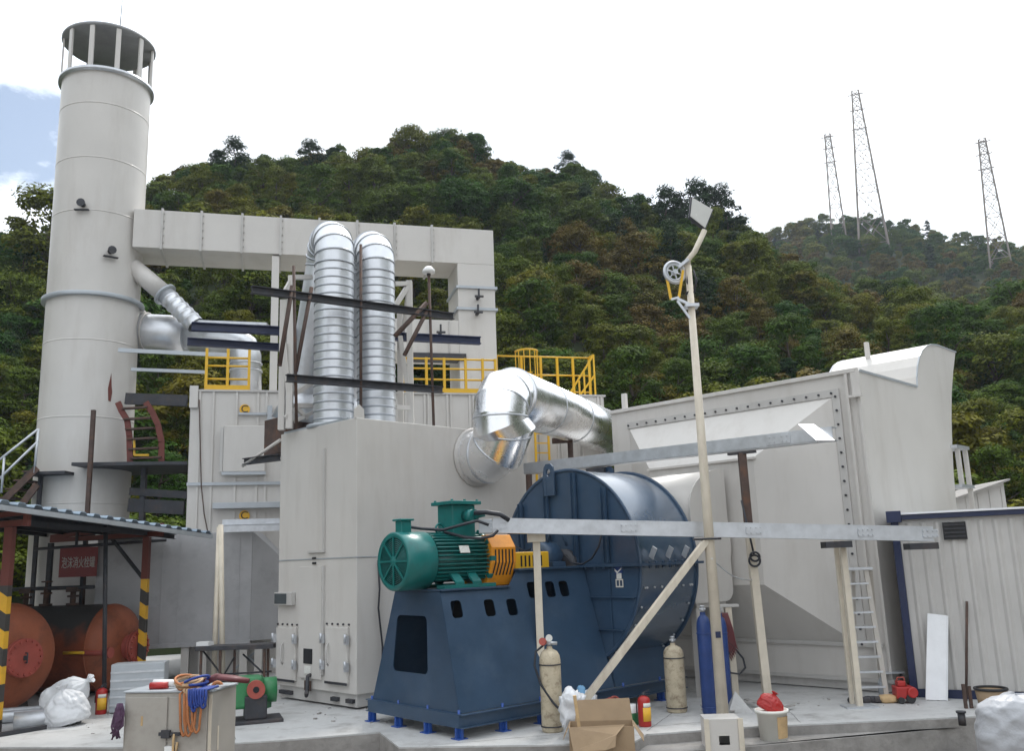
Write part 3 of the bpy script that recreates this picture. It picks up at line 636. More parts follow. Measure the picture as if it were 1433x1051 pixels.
for s_ in (-1, 1):
    m = MB(); m.fbox(Fn, .25, 1.45, vm+s_*.5-.12, vm+s_*.5+.12, zt2+.037, zt2+.10)
    for uu in (.62, 1.02):
        m.prism([Fn.p(uu-.09, vm+s_*.34, zm-.22), Fn.p(uu+.09, vm+s_*.34, zm-.22), Fn.p(uu+.10, vm+s_*.6, zt2+.1), Fn.p(uu-.10, vm+s_*.6, zt2+.1)], Z*.05)
    m.build('foot', M['green'], t)
q = Fn.onu(560, 738, vm); uu = -.2
MB().fbox(Fn, uu-.11, uu+.11, vm-.1, vm+.1, zm+.5, zm+.72).fbox(Fn, uu-.15, uu+.15, vm-.14, vm+.14, zm+.722, zm+.76).build('sensor_box', M['green'], t, .01)
uu = 1.02
o = MB().fbox(Fn, uu-.27, uu+.27, vm-.24, vm+.24, zm+.40, zm+1.02).build('terminal_box', M['green'], t, .015)
m = MB().fbox(Fn, uu-.36, uu+.36, vm-.33, vm+.33, zm+1.022, zm+1.09); m.bolts([Fn.p(uu+a, vm+b, zm+1.09) for a in (-.3, 0, .3) for b in (-.27, .27)], Z, .03, .035); m.build('lid', M['green'], o, .01)
MB().cyl(Fn.p(uu+.05, vm-.24, zm+.8), Fn.p(uu+.05, vm-.5, zm+.8), .12, n=16).cyl(Fn.p(uu+.05, vm-.5, zm+.8), Fn.p(uu+.2, vm-.62, zm+.84), .07, n=12).build('cable_gland', M['green'], o)
MB().torus(Fn.p(.62, vm, zm+.58), Fn.V, .09, .022, 20).build('lifting_eye', M['green'], t)
q = Bc+Fn.U*.62; dd = (-Fn.V*math.cos(.35)+Z*math.sin(.35)); MB().box(q+dd*.525, (.22, .015, .14), (Fn.U, dd, dd.cross(Fn.U))).build('rating_plate', M['label'], t)
# ---- guards
t = thing('coupling_guard', 'large orange slotted coupling guard behind the green motor', 'guard', Fn.p(1.7, vm, zt2))
pr = [(-.36, -.51), (.36, -.51), (.56, -.08), (.56, .20), (.40, .44), (-.40, .44), (-.56, .20), (-.56, -.08)]
MB().prism([Fn.p(1.42, vm+a, zm+b) for a, b in pr], Fn.U*.60).build('shell', M['orange'], t, .012)
for k in range(6):
    uu = 1.49+k*.085
    MB().add([Fn.p(uu+a, vm-.56-.004+(.0 if b > -.08 else (-.08-b)*.465), zm+b) for a, b in ((0, -.32), (.036, -.32), (.036, -.081), (.036, .16), (0, .16), (0, -.081))], [(0, 1, 2, 5), (5, 2, 3, 4)]).build('slot', M['ink'], t)
t = thing('shaft_guard', 'small yellow slotted shaft guard beside the orange guard', 'guard', Fn.p(2.4, vm, zt3))
MB().fbox(Fn, 2.08, 2.98, vm-.46, vm+.3, zm-.25, zm+.10).build('shell', M['yellow'], t, .02)
for k in range(6): MB().fbox(Fn, 2.22+k*.105, 2.26+k*.105, vm-.465, vm-.455, zm-.18, zm+.03).build('slot', M['ink'], t)
t = thing('bearing_housing', 'dark blue bearing block between the shaft guard and fan', 'bearing', Fn.p(3.3, vm, zt3))
MB().lathe(Fn.p(3.1, vm, zm), Fn.U, [(0, 0), (.26, 0), (.30, .05), (.30, .4), (.22, .46), (.12, .46), (.12, .76)], 28).build('body', M['blue'], t)
MB().fbox(Fn, 3.12, 3.48, vm-.42, vm+.42, zt3+.02, zt3+.12).build('foot', M['blue'], t, .01)
MB().tube([Fn.p(3.3, vm-.1, zm+.3), Fn.p(3.3, vm-.15, zm+.45), Fn.p(3.5, vm-.3, zm+.5), Fn.p(3.6, vm-.35, zm+.2)], .03, 8).build('oil_pipe', M['blue'], t)
# ---- fan housing
t = thing('blower_housing', 'huge dark blue round blower casing with ribbed flat face', 'blower', Fn.p(uc+.8, vc))
fc = Fn.p(uc, vc, zc); Wd = 1.73
up_ = 0
MB().lathe(fc, Fn.U, [(.32, -.0), (RF, 0)], 72).build('front_plate', M['blue'], t, shade=False)
MB().lathe(fc, Fn.U, [(RF, 0), (RF, Wd)], 72).build('shell', M['blue_shell'], t)
MB().lathe(fc+Fn.U*Wd, Fn.U, [(RF, 0), (.6, 0)], 72).build('back_plate', M['blue'], t, shade=False)
m = MB().lathe(fc, Fn.U, [(RF-.02, -.018), (RF+.05, -.018), (RF+.05, .012), (RF-.02, .012)], 72, True)
m.lathe(fc+Fn.U*Wd, Fn.U, [(RF-.02, -.012), (RF+.05, -.012), (RF+.05, .018), (RF-.02, .018)], 72, True); m.build('rim', M['blue'], t)
m = MB().lathe(fc-Fn.U*.02, Fn.U, [(.32, .02), (.36, .0), (.36, -.12), (.14, -.16)], 32); m.build('shaft_seal', M['dark_steel'], t)
def chord(d): return math.sqrt(max(.01, (RF-.04)**2-d*d))
for px in (732, 769, 808, 850):
    v = Fn.onv(px, 740, uc)[1]-vc; c = chord(v)
    MB().chan(fc+Fn.V*v+Z*(.06)-Fn.U*.05, fc+Fn.V*v+Z*c-Fn.U*.05, .05, .12, .01, Fn.V).build('rib', M['blue'], t)
    c2 = c if abs(v) < 1.2 else c*.96
    MB().bar(fc+Fn.V*v-Z*(.06)-Fn.U*.02, fc+Fn.V*v-Z*c2-Fn.U*.02, .014, .04, Fn.V).build('rib', M['blue'], t)
for z in (.78, -.62, -1.25):
    c = chord(z); MB().bar(fc+Z*z+Fn.V*c-Fn.U*.03, fc+Z*z-Fn.V*c-Fn.U*.03, .06, .016).build('rib', M['blue'], t)
m = MB(); m.bar(fc+Fn.V*(RF+.12)-Fn.U*.05+Z*.0, fc-Fn.V*(RF+.12)-Fn.U*.05, .10, .05)
m.bar(fc-Fn.V*(RF+.06)-Fn.U*.06, fc-Fn.V*(RF+.06)+Fn.U*(Wd+.1), .13, .05)
m.bolts([fc-Fn.V*(RF+.07)+Fn.U*(.2+.2*k)+Z*.02 for k in range(8)], Z, .022, .05).bolts([fc-Fn.V*(RF+.07)+Fn.U*(.2+.2*k)-Z*.02 for k in range(8)], -Z, .022, .06)
m.bolts([fc+Fn.V*(.9-.25*k)-Fn.U*.07-Z*.02 for k in range(11)], -Z, .02, .05); m.build('split_flange', M['blue'], t)
for k in range(3): q = fc-Fn.V*(RF+.03)+Fn.U*(.3+.5*k)+Z*.12; MB().bar(q, q+Z*.2-Fn.V*.12, .12, .015, Fn.U).build('cleat', M['galv'], t)
pass
# bolted inspection panel on the lower shell: rows of bolts
m = MB()
for a in (-.22, -1.18):
    for k in range(7):
        d = -Fn.V*math.cos(a)+Z*math.sin(a); m.bolts([fc+Fn.U*(.2+.22*k)+d*(RF+.01)], d, .022, .03)
for s_ in (.14, 1.58):
    for k in range(6):
        a = -.22-.96*k/5; d = -Fn.V*math.cos(a)+Z*math.sin(a); m.bolts([fc+Fn.U*s_+d*(RF+.01)], d, .022, .03)
m.build('bolt_row', M['galv'], t)
for uu, px, py in ((uc-.06, 770, 690), (uc+Wd+.05, 853, 666)):
    q = Fn.onv(px, py, uu); vv = q[1]; zz = zc+chord(vv-vc)
    MB().plate([(-.17, -.42), (.17, -.42), (.17, .05), (.14, .2), (.07, .27), (-.07, .27), (-.14, .2), (-.17, .05)] if uu < uc else [(-.17, -.1), (.17, -.1), (.17, .05), (.14, .2), (.07, .27), (-.07, .27), (-.14, .2), (-.17, .05)], [rrect(-.065, .065, .0, .16, .06, 4)], lambda a, b: Fn.p(uu, vv+a, zz+b), -Fn.U*.04).build('lifting_lug', M['blue'], t)
# sticker and stencil marks on the face
q = Fn.onv(865, 798, uc-.014); o = Fn.p(*q)
MB().prism([o+Fn.V*a+Z*b for a, b in ((.10, .06), (-.10, .09), (-.12, -.06), (.08, -.09))], -Fn.U*.003).build('sticker', M['oxyblue'], t)
MB().prism([o+Fn.V*a+Z*b-Fn.U*.005 for a, b in ((.09, .03), (.02, -.03), (-.1, .05), (-.1, .02), (.03, -.07), (.09, -.01))], -Fn.U*.002).build('sticker_mark', M['label'], t)
q = Fn.onv(866, 806, uc-.014); o2 = Fn.p(*q)
MB().fbox(Fn, uc-.017, uc-.014, q[1]-.07, q[1]+.06, q[2]-.06, q[2]+.05).build('sticker', M['label'], t)
q = Fn.onv(867, 816.5, uc-.014); m = MB(); vv, zz = q[1], q[2]
for a0, a1, b0, b1 in ((-.10, .10, .055, .08), (-.10, .10, -.08, -.055), (-.10, -.075, -.054, .054), (.075, .10, -.054, .054), (-.0125, .0125, -.054, .054)): m.fbox(Fn, uc-.017, uc-.014, vv+a0, vv+a1, zz+b0, zz+b1)
m.build('stencil_mark', M['sign_ink'], t)
# lower support of the housing
sup = [(uc+.02, zk), (5.75, zk), (5.62, 1.1), (uc+.02, 1.1)]
MB().plate(sup, [], lambda a, b: Fn.p(a, tap(b, .06, .42), b), Fn.V*.02).build('saddle', M['blue'], t)
MB().plate(sup, [], lambda a, b: Fn.p(a, bw2-tap(b, .06, .42), b), Fn.V*.02).build('saddle', M['blue'], t)
MB().plate([(.07, zk), (bw2-.07, zk), (bw2-.3, 1.1), (.3, 1.1)], [], lambda a, b: Fn.p(5.6, a, b), Fn.U*.02).build('saddle', M['blue'], t)
MB().plate([(.07, zk), (bw2-.07, zk), (bw2-.3, 1.1), (.3, 1.1)], [], lambda a, b: Fn.p(3.9, a, b), Fn.U*.02).build('saddle', M['blue'], t)
# ---- inlet box
vp = -.45; ua, ub = 5.86, 7.17; zt_, zb_ = 4.72, 1.9
t = thing('inlet_box', 'cream arch-topped inlet box joining the blue blower to the casing', 'duct', Fn.p(6.5, 1.2))
prof = [(ub, zb_+.25), (ub, zt_)]+[(ub-.05-1.2*math.sin(a), zt_-.85+.85*math.cos(a)) for a in [i*math.pi/2/9 for i in range(1, 10)]]+[(ua+.02, zb_)]+[(ub-.25+.25*math.sin(a), zb_+.25-.25*math.cos(a)) for a in [i*math.pi/2/4 for i in range(0, 4)]]
MB().prism([Fn.p(a, vp, b) for a, b in prof], Fn.V*3.4, True).build('box', M['cream'], t)
pr2 = [(6.5+(a-6.5)*1.03, 3.3+(b-3.3)*1.015) for a, b in prof]
MB().prism([Fn.p(a, vp-.03, b) for a, b in pr2], Fn.V*.028).build('end_plate', M['cream'], t)
MB().fbox(Fn, ua+.1, ua+.25, vp+.05, vp+.2, 0, zb_-.0).fbox(Fn, ub-.35, ub-.2, vp+.05, vp+.2, 0, zb_).fbox(Fn, ua+.1, ub-.2, vp+.03, vp+.22, zb_-.12, zb_-.02).build('leg', M['cream'], t)
MB().cyl(Fn.p(uc+Wd, vc, zc+.35), Fn.p(ua+.2, vc, zc+.35), 1.3, n=40).build('collar', M['cream'], t)
MB().lathe(Fn.p(ub, 1.12, 3.15), Fn.U, [(1.55, 0), (1.62, 0), (1.62, .06), (1.55, .06), (1.5, .5), (1.45, .55)], 48).build('round_collar', M['cream'], t)
# ================================================================== CASING on the right
cz = 6.67; cv = 6.79
t = thing('fan_casing', 'huge cream casing with a tapered hood and a round-topped elbow', 'casing', C.p(2.5, 3))
prof = [(0, .28), (0, cz), (3.25, cz), (3.3, 6.9), (3.45, 7.2), (3.65, 7.46), (3.9, 7.66), (4.2, 7.80), (4.55, 7.9), (4.95, 7.95), (6.31, 7.95), (5.95, 7.4), (5.6, 6.75), (5.35, 6.1), (5.15, 5.4), (4.98, 4.7), (4.88, 3.98), (4.84, .28)]
mb = MB(); pl = [Vector(C.p(a, 0, b)) for a, b in prof]; n = len(prof)
# right half follows the round-topped profile, left half is a plain box
vh = 2.3
mb.prism(pl, C.V*vh)
mb.fbox(C, 0.002, 4.9, vh+.001, cv, .28, cz)
mb.build('body', M['cream'], t)
mb = MB(); hp = [(3.25, cz-.02)]+prof[3:10]+[(6.31, 7.95)]
for i in range(len(hp)-1):
    a, b = hp[i], hp[i+1]
    mb.add([C.p(a[0], -.004, a[1]+.006), C.p(b[0], -.004, b[1]+.006), C.p(b[0], vh+.004, b[1]+.006), C.p(a[0], vh+.004, a[1]+.006)], [(0, 1, 2, 3)], True)
mb.build('round_hood', M['cream'], t)
mb = MB()
for v in (-.018, vh): 
    for i in range(len(hp)-1): mb.bar(C.p(hp[i][0], v+.008, hp[i][1]), C.p(hp[i+1][0], v+.008, hp[i+1][1]), .03, .03)
mb.build('hood_edge', M['trim'], t)
MB().fbox(C, .06, 3.24, -.03, -.003, cz-.03, cz+.02).build('roof_edge', M['trim'], t)
q = C.p(4.0, 1.4, 7.7); MB().box(q+Z*.2, (.12, .1, .5), C.ax).build('lifting_lug', M['cream'], t, .01)
m = MB(); m.fbox(C, -.05, -.002, -.01, .05, .3, cz+.05); m.fbox(C, -.06, -.003, .051, cv, cz-.04, cz+.05); m.build('edge_angle', M['cream'], t, .006)
m = MB(); m.fbox(C, -.09, -.051, -.05, .14, cz-.55, cz-.05); m.fbox(C, -.16, -.09, -.1, .2, cz-.6, cz-.55); m.build('lifting_lug', M['cream'], t)
q = C.onv(843, 555, .5)
MB().fbox(C, .4, .5, cv-.2, cv-.06, cz, cz+.55).build('lifting_lug', M['cream'], t, .01)
m = MB(); m.fbox(C, -.02, 4.86, -.02, cv, .2, .279); m.fbox(C, .08, 4.7, .06, cv-.1, .02, .199); m.fbox(C, -.06, -.021, .1, cv, .9, .98); m.build('base_frame', M['cream_dark'], t)
# tapered hood: bolted flange on the casing face narrowing to a smaller mouth
fv0, fv1, fz0, fz1 = .62, 6.2, .95, 6.16
gv0, gv1, gz0, gz1, gu = 2.12, 4.92, 2.2, 4.93, -1.0
def fr(u, v, z): return C.p(u, v, z)
a = [fr(-.02, fv0, fz0), fr(-.02, fv1, fz0), fr(-.02, fv1, fz1), fr(-.02, fv0, fz1)]
b = [fr(gu, gv0, gz0), fr(gu, gv1, gz0), fr(gu, gv1, gz1), fr(gu, gv0, gz1)]
MB().add(a+b, [(0, 1, 5, 4), (1, 2, 6, 5), (2, 3, 7, 6), (3, 0, 4, 7), (4, 5, 6, 7)]).build('tapered_hood', M['cream'], t)
m = MB(); w = .17
m.fbox(C, -.05, -.004, fv0-w, fv1+w*.3, fz1, fz1+w); m.fbox(C, -.05, -.004, fv0-w, fv0, fz0, fz1-.001); m.build('hood_flange', M['cream_dark'], t, .004)
m = MB(); m.bolts([C.p(-.05, fv0+(fv1-fv0)*k/19, fz1+w*.5) for k in range(20)], -C.U, .026, .03); m.bolts([C.p(-.05, fv0-w*.5, fz0+(fz1-fz0)*k/17) for k in range(18)], -C.U, .026, .03); m.build('bolt_row', M['dark_steel'], t)
m = MB().fbox(C, -.10, -.051, fv0-.4, fv0-.34, .3, cz-.06); m.build('stiffener', M['cream'], t)
m = MB().fbox(C, gu-.05, gu+.05, gv0-.05, gv1+.05, gz1-.03, gz1+.02); m.build('mouth_edge', M['cream'], t)
# ladder-like platform stubs at the back right
t = thing('rear_platform', 'small grey steel platform behind the right edge of the casing', 'platform', C.p(5.6, .3))
q = C.onu(1335, 625); u = q[0]
for z_ in (q[2]-.06, q[2]-1.05): MB().fbox(C, 5.0, 5.9, -.15, 1, z_, z_+.08).build('deck', M['galv'], t)
m = MB()
for uu, z0, z1 in ((5.85, q[2]-1, q[2]), (5.85, 0, q[2]-1.05), (5.3, q[2]-1, q[2])): m.fbox(C, uu-.05, uu+.05, -.1, 0, z0, z1)
m.build('post', M['cream'], t)
# ================================================================== CABLE TRAYS, POSTS
zb1 = 5.0
a = G(733, 656, 5.1); b = G(1165, 606, 5.1)
t = thing('high_cable_tray', 'upper galvanised cable tray rising toward the tapered hood', 'cable tray', a)
d = (b-a).normalized(); nrm = Vector((d.y, -d.x, 0))
MB().bar(a, b, .02, .24).build('web', M['galv'], t); m = MB().bar(a+Z*.12-nrm*.13, b+Z*.12-nrm*.13, .26, .02).bar(a-Z*.13-nrm*.13, b-Z*.13-nrm*.13, .26, .02); m.build('flange', M['galv'], t)
L = (b-a).length
MB().box(a+d*(L-1.1)+nrm*.02, (.5, .02, .2), (d, nrm, Z)).bolts([a+d*(L-1.1+x_)+nrm*.03+Z*y_ for x_ in (-.18, -.08, .08, .18) for y_ in (-.05, .05)], nrm, .018, .02).build('splice_plate', M['galv'], t)
tl_ = thing('glowing_plate', 'small flat lit plate at the right end of the upper tray', 'lamp', b)  # flat white plate at the tray end, its face set to emit
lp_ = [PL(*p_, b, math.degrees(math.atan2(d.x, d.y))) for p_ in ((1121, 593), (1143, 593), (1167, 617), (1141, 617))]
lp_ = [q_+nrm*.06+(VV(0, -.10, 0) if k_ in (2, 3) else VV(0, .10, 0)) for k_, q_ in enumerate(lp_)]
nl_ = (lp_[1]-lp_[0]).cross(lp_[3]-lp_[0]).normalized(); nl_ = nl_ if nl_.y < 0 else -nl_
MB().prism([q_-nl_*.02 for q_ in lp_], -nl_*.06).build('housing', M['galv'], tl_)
MB().prism(lp_, -nl_*.018).build('glowing_face', M['glowing'], tl_)
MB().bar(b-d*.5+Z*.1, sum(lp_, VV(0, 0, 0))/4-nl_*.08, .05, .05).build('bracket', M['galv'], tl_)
PB = G(1075, 985)
Pt = PL(1038, 634, PB, 90); mid = PL(1048, 742, PB, 90)
t = thing('tray_post', 'leaning cream post under the upper tray with dark upper half', 'post', PB)
MB().bar(PB, mid, .16, .16).build('lower_post', M['polepaint'], t, .01)
MB().bar(mid+Z*.01, Pt, .15, .15).build('upper_post', M['rust'], t, .005)
MB().bar(Pt-d*.3, Pt+d*.3, .1, .05).build('bracket', M['dark_steel'], t)
q = PL(1056, 785, PB+VV(0, -.15, 0), 90)
m = MB().torus(q, VV(0, 1, 0), .11, .022, 20).torus(q+VV(0, -.05, .08), VV(.4, 1, .2), .09, .022, 18); m.tube([q+Z*.1, q+VV(-.06, -.02, .5), q+VV(-.16, 0, 1.2)], .02, 6)
tag(m.build('cable_coil', M['cable'], None, root=q), 'black cable coil hanging on the leaning cream post', 'cable')
q = G(731, 700, 3.6)
P0 = G(733, 656, 5.1); rod('tray_prop', 'short rusty post at the left end of the upper tray', up(P0, 3.4)+d*.15, P0+d*.15-Z*.16, .16, 'rust', 'post')
q = a+d*2.1; tag(MB().box(q-Z*.23-nrm*.15, (.5, .3, .12), (d, nrm, Z)).box(q-Z*.33-nrm*.15, (.3, .2, .1), (d, nrm, Z)).build('tray_bracket', M['dark_steel'], None, root=q), 'dark bracket under the left part of the upper tray', 'bracket')
# lower tray
P3 = G(1203, 990); P1_ = up(G(760, 1008), 0)
azb = math.degrees(math.atan2(P3.x-P1_.x, P3.y-P1_.y))
fz = P3-VV(0, .30, 0)
la, lb = PL(690, 735, fz, azb), PL(1306, 747, fz, azb); zz = (la.z+lb.z)/2; 
d = (up(lb, 0)-up(la, 0)).normalized(); nrm = Vector((d.y, -d.x, 0))
t = thing('low_cable_tray', 'long level galvanised cable tray at motor height on cream posts', 'cable tray', la)
MB().bar(la, lb, .02, .25).build('web', M['galv'], t)
MB().bar(la+Z*.125-nrm*.11, lb+Z*.125-nrm*.11, .25, .02).bar(la-Z*.135-nrm*.11, lb-Z*.135-nrm*.11, .25, .02).build('flange', M['galv'], t)
for px in (697, 880, 1054, 1210, 1300):
    q = PL(px, 737, fz, azb); q.z = la.z+(lb.z-la.z)*((q-la).dot(d)/(lb-la).dot(d))
    MB().box(q+nrm*.018, (.30, .016, .16), (d, nrm, Z)).bolts([q+nrm*.025+d*x_+Z*y_ for x_ in (-.13, -.05, .05, .13) for y_ in (-.05, .05)], nrm, .018, .022).build('splice_plate', M['galv'], t)
for px, py, wd in ((1172, 751, .5), (1290, 747, .55)):
    q = PL(px, py, fz, azb); q.z = la.z+(lb.z-la.z)*((q-la).dot(d)/(lb-la).dot(d))-.24; MB().box(q-nrm*.1, (wd, .3, .12), (d, nrm, Z)).build('bracket', M['dark_steel'], t)
MB().box(la-d*.14-nrm*.1-Z*.02, (.26, .26, .26), (d, nrm, Z)).build('end_box', M['trim'], t, .01)
q = PL(757, 765, P1_, azb); top1 = la.z-.18
t = thing('tray_post', 'short straight cream post carrying the tray near the orange guard', 'post', P1_)
Pq = PL(760, 1000, P1_, azb); Pq.z = 0; Pt1 = up(Pq, top1)
MB().bar(Pq, Pt1, .14, .14).build('post_shaft', M['polepaint'], t, .01)
MB().box(Pt1-Z*.08, (.34, .26, .16), (d, nrm, Z)).build('cap', M['polepaint'], t, .01)
t = thing('tray_post', 'pair of cream posts leaning together beside the stepladder', 'post', P3)
MB().bar(P3, PL(1178, 757, P3, azb), .12, .11).build('post_shaft', M['polepaint'], t, .01)
MB().bar(P3+VV(-.06, .2, 0), PL(1169, 757, P3+VV(0, .2, 0), azb), .08, .08).build('post_shaft', M['polepaint'], t, .01)
MB().box(P3+Z*.015, (.6, .4, .03)).build('base_plate', M['galv'], t)
# ---- lamp pole with diagonal brace
LP = G(1012, 1007); ztop = ZAT(LP, 372)
t = thing('floodlight_pole', 'tall cream pole with a square floodlight on its bent top', 'lamp pole', LP)
n_ = 8; MB().cyl(LP, up(LP, ztop), .108, .062, 20).build('pole_shaft', M['polepaint'], t)
q = up(LP, ztop); e = PL(986, 322, LP, 90)
MB().tube([q-Z*.15, q+Z*.12, q+(e-q)*.4, e], .055, 12).build('bent_arm', M['polepaint'], t)
cpt = [PL(*p_, LP, 90) for p_ in ((964, 304), (968, 273), (1000, 291), (987, 322))]
nv = (cpt[1]-cpt[0]).cross(cpt[3]-cpt[0]).normalized()
if nv.y > 0: nv = -nv
dn_ = VV(0, .0, 0)
tilt = [VV(-.0, -.03, 0), VV(0, .05, 0), VV(0, .07, 0), VV(0, -.02, 0)]
cpt = [c_+o_ for c_, o_ in zip(cpt, tilt)]; nv = (cpt[1]-cpt[0]).cross(cpt[3]-cpt[0]).normalized()
if nv.y > 0: nv = -nv
hd = MB().prism(cpt, -nv*.08).build('floodlight', M['dark_steel'], t, .01)
cc = sum(cpt, VV(0, 0, 0))/4
MB().prism([cc+(c_-cc)*.9+nv*.004 for c_ in cpt], nv*.012).build('lens', M['lens'], hd)
MB().box(cc-nv*.2, (.2, .12, .2)).build('driver_box', M['dark_steel'], hd, .01)
q = PL(1000, 888, LP, 90); MB().box(VV(LP.x, LP.y, q.z)+VV(0, -.132, 0), (.09, .02, .11)).build('tag_plate', M['navy'], t)
# brace
zj = ZAT(LP, 756); bt = PL(816, 984, LP+VV(0, -.1, 0), 88); bt.z = max(bt.z, .12)
o = MB().bar(bt, VV(LP.x-.05, LP.y, zj), .17, .12).build('pole_brace', M['polepaint'], None, .01, root=bt); tag(o, 'long cream diagonal brace leaning from ground to the lamp pole', 'brace')
m = MB().torus(VV(LP.x, LP.y, zj+.02), Z, .14, .02, 20).cyl(VV(LP.x-.3, LP.y, zj+.02), VV(LP.x+.22, LP.y, zj+.02), .02, n=8); m.build('clamp', M['dark_steel'], t)
q1 = VV(LP.x, LP.y-.1, ZAT(LP, 782)); q2 = PL(1052, 812, PB+VV(0, -.1, 0), 90)
P = [q1+(q2-q1)*(k/8)-Z*(.12*math.sin(math.pi*k/8)) for k in range(9)]
tag(MB().tube(P, .012, 6).build('thin_wire', M['galv'], None, root=q1), 'thin pale wire strung from the lamp pole to the leaning post', 'wire')
# pulley on the lamp pole
q = PL(944, 381, LP, 90)
t = thing('pulley_wheel', 'grey spoked pulley wheel with yellow strap near the lamp pole top', 'pulley', q)
ax = VV(.25, -1, .0).normalized()
m = MB().torus(q, ax, .21, .035, 32).torus(q, ax, .16, .02, 32)
for k in range(6):
    a_ = math.pi*k/3; w1 = ax.orthogonal().normalized(); w2 = ax.cross(w1); m.cyl(q, q+(w1*math.cos(a_)+w2*math.sin(a_))*.2, .014, n=6)
m.cyl(q-ax*.06, q+ax*.06, .05, n=14); m.build('wheel', M['galv'], t)
MB().bar(q+Z*.1+VV(.1, 0, 0), VV(LP.x, LP.y-.1, q.z+.22), .08, .06).build('bracket', M['galv'], t)
g = lambda px, py: PL(px, py, LP-VV(0, .03, 0), 90)
MB().bar(g(933, 388), g(939, 419), .025, .05).bar(g(956, 378), g(950, 416), .025, .05).build('strap', M['yellow'], t)
MB().bar(g(939, 419), g(950, 416), .04, .04).bar(g(948, 418), g(969, 428), .05, .05).bar(g(948, 421), g(966, 446), .04, .04).box(up(LP, g(969, 428).z), (.26, .26, .06)).build('lower_bracket', M['galv'], t)
MB().tube([g(963, 374), g(962, 395), g(966, 405), g(960, 412)], .022, 6).tube([g(970, 378), g(975, 392), g(971, 410)], .018, 6).build('cable', M['cable'], t)
# cables from motor to tray
for lab, pl_ in (('black cable arching from the motor sensor box to the tray end', ((567, 737, 0), (590, 740, 0), (620, 742, -.1), (645, 735, -.3), (668, 729, -.4), (684, 735, -.4))),
                 ('thick black cable from the terminal box to the tray', ((664, 718, -.2), (680, 717, -.3), (700, 720, -.4), (712, 728, -.3))),
                 ('thin black cable drooping under the tray end toward the motor', ((622, 745, 0), (650, 752, -.2), (672, 754, -.3), (690, 750, -.4), (697, 742, -.4)))):
    P = [PL(px, py, Fn.p(.9, vm-.35+o_), azb) for px, py, o_ in pl_]
    tag(MB().tube(P, .028 if 'thick' not in lab else .045, 8).build('power_cable', M['cable'], None, root=P[0]), lab, 'cable')
P = [PL(px, py, Fn.p(uc-.25, vc), 49-90) for px, py in ((843, 742), (838, 765), (828, 782), (815, 790), (800, 788), (790, 778))]
tag(MB().tube(P, .02, 6).build('power_cable', M['cable'], None, root=P[-1]), 'black cable looping across the blue blower face below the tray', 'cable')
P = [PL(px, py, Fn.p(uc-.3, vc), 49-90) for px, py in ((712, 752), (722, 765), (735, 772), (748, 766), (754, 755))]
tag(MB().tube(P, .02, 6).build('power_cable', M['cable'], None, root=P[-1]), 'black cable loop between orange guard and the straight tray post', 'cable')
# ================================================================== CABIN on the right
K0 = G(1280, 976); K = Fr(K0, 118)      # u runs along the front wall to the right
kz = 3.55; kl = 6.0
t = thing('ribbed_cabin', 'cream ribbed site cabin with navy blue frame at the right', 'cabin', K.p(3, 1.5))
m = MB(); m.fbox(K, .08, kl, .0, 3.2, .16, kz-.02)
u = .2
while u < kl-.1:
    m.prism([K.p(u, -.002, .17), K.p(u+.05, -.035, .17), K.p(u+.09, -.035, .17), K.p(u+.14, -.002, .17)], Z*(kz-.36)); u += .26
m.build('wall', M['cream_dark'], t)
m = MB(); m.fbox(K, -.06, .078, -.06, .10, .02, kz-.16); m.build('corner_post', M['navy'], t, .006)
m = MB(); m.fbox(K, -.1, kl+.1, -.12, -.0, kz-.12, kz-.02); m.fbox(K, -.1, .07, .001, 3.3, kz-.15, kz-.02); m.fbox(K, -.12, .16, -.18, -.121, kz-.17, kz+.06); m.build('eave_trim', M['navy'], t, .006)
m = MB(); m.fbox(K, -.12, kl+.2, -.16, 3.4, kz-.019, kz+.02); m.build('roof', M['white_sheet'], t)
m = MB(); m.fbox(K, .08, kl, -.04, -.001, .0, .159); m.build('base_rail', M['navy'], t)
for px, py in ((1336, 743),):
    q = K.onu(px, py, -.04); o = MB().fbox(K, q[0]-.21, q[0]+.21, -.07, -.037, q[2]-.17, q[2]+.17).build('vent', M['black'], t)
    m = MB()
    for k in range(4): m.bar(K.p(q[0]-.18, -.08, q[2]-.11+k*.075), K.p(q[0]+.18, -.08, q[2]-.11+k*.075), .03, .025)
    m.build('louvre', M['dark_steel'], o)
# far shed beyond the cabin
f0 = PY(1352, 700, 30); f0.z = 0
Sh = Fr(f0, 95); sz = ZAT(f0, 680)
t = thing('far_shed', 'small grey-roofed shed half hidden behind the navy-framed cabin', 'shed', f0)
m = MB(); m.prism([Sh.p(-.5, 0, 0), Sh.p(1.25, 0, 0), Sh.p(1.25, 0, sz+.05), Sh.p(-.5, 0, sz-.48)], Sh.V*3); m.build('wall', M['cream_dark'], t)
m = MB(); m.add([Sh.p(-.6, -.3, sz-.5), Sh.p(1.35, -.3, sz+.1), Sh.p(1.35, 3.2, sz+.1), Sh.p(-.6, 3.2, sz-.5)]+[Sh.p(-.6, -.3, sz-.44), Sh.p(1.35, -.3, sz+.16), Sh.p(1.35, 3.2, sz+.16), Sh.p(-.6, 3.2, sz-.44)], [(3, 2, 1, 0), (4, 5, 6, 7), (0, 1, 5, 4), (1, 2, 6, 5), (2, 3, 7, 6), (3, 0, 4, 7)]); m.build('roof', M['concrete_rough'], t)
m = MB()
for k in range(5): m.fbox(Sh, -.4+k*.38, -.36+k*.38, -.04, -.002, 0, sz-.5+k*.1)
m.build('rib', M['cream_dark'], t)
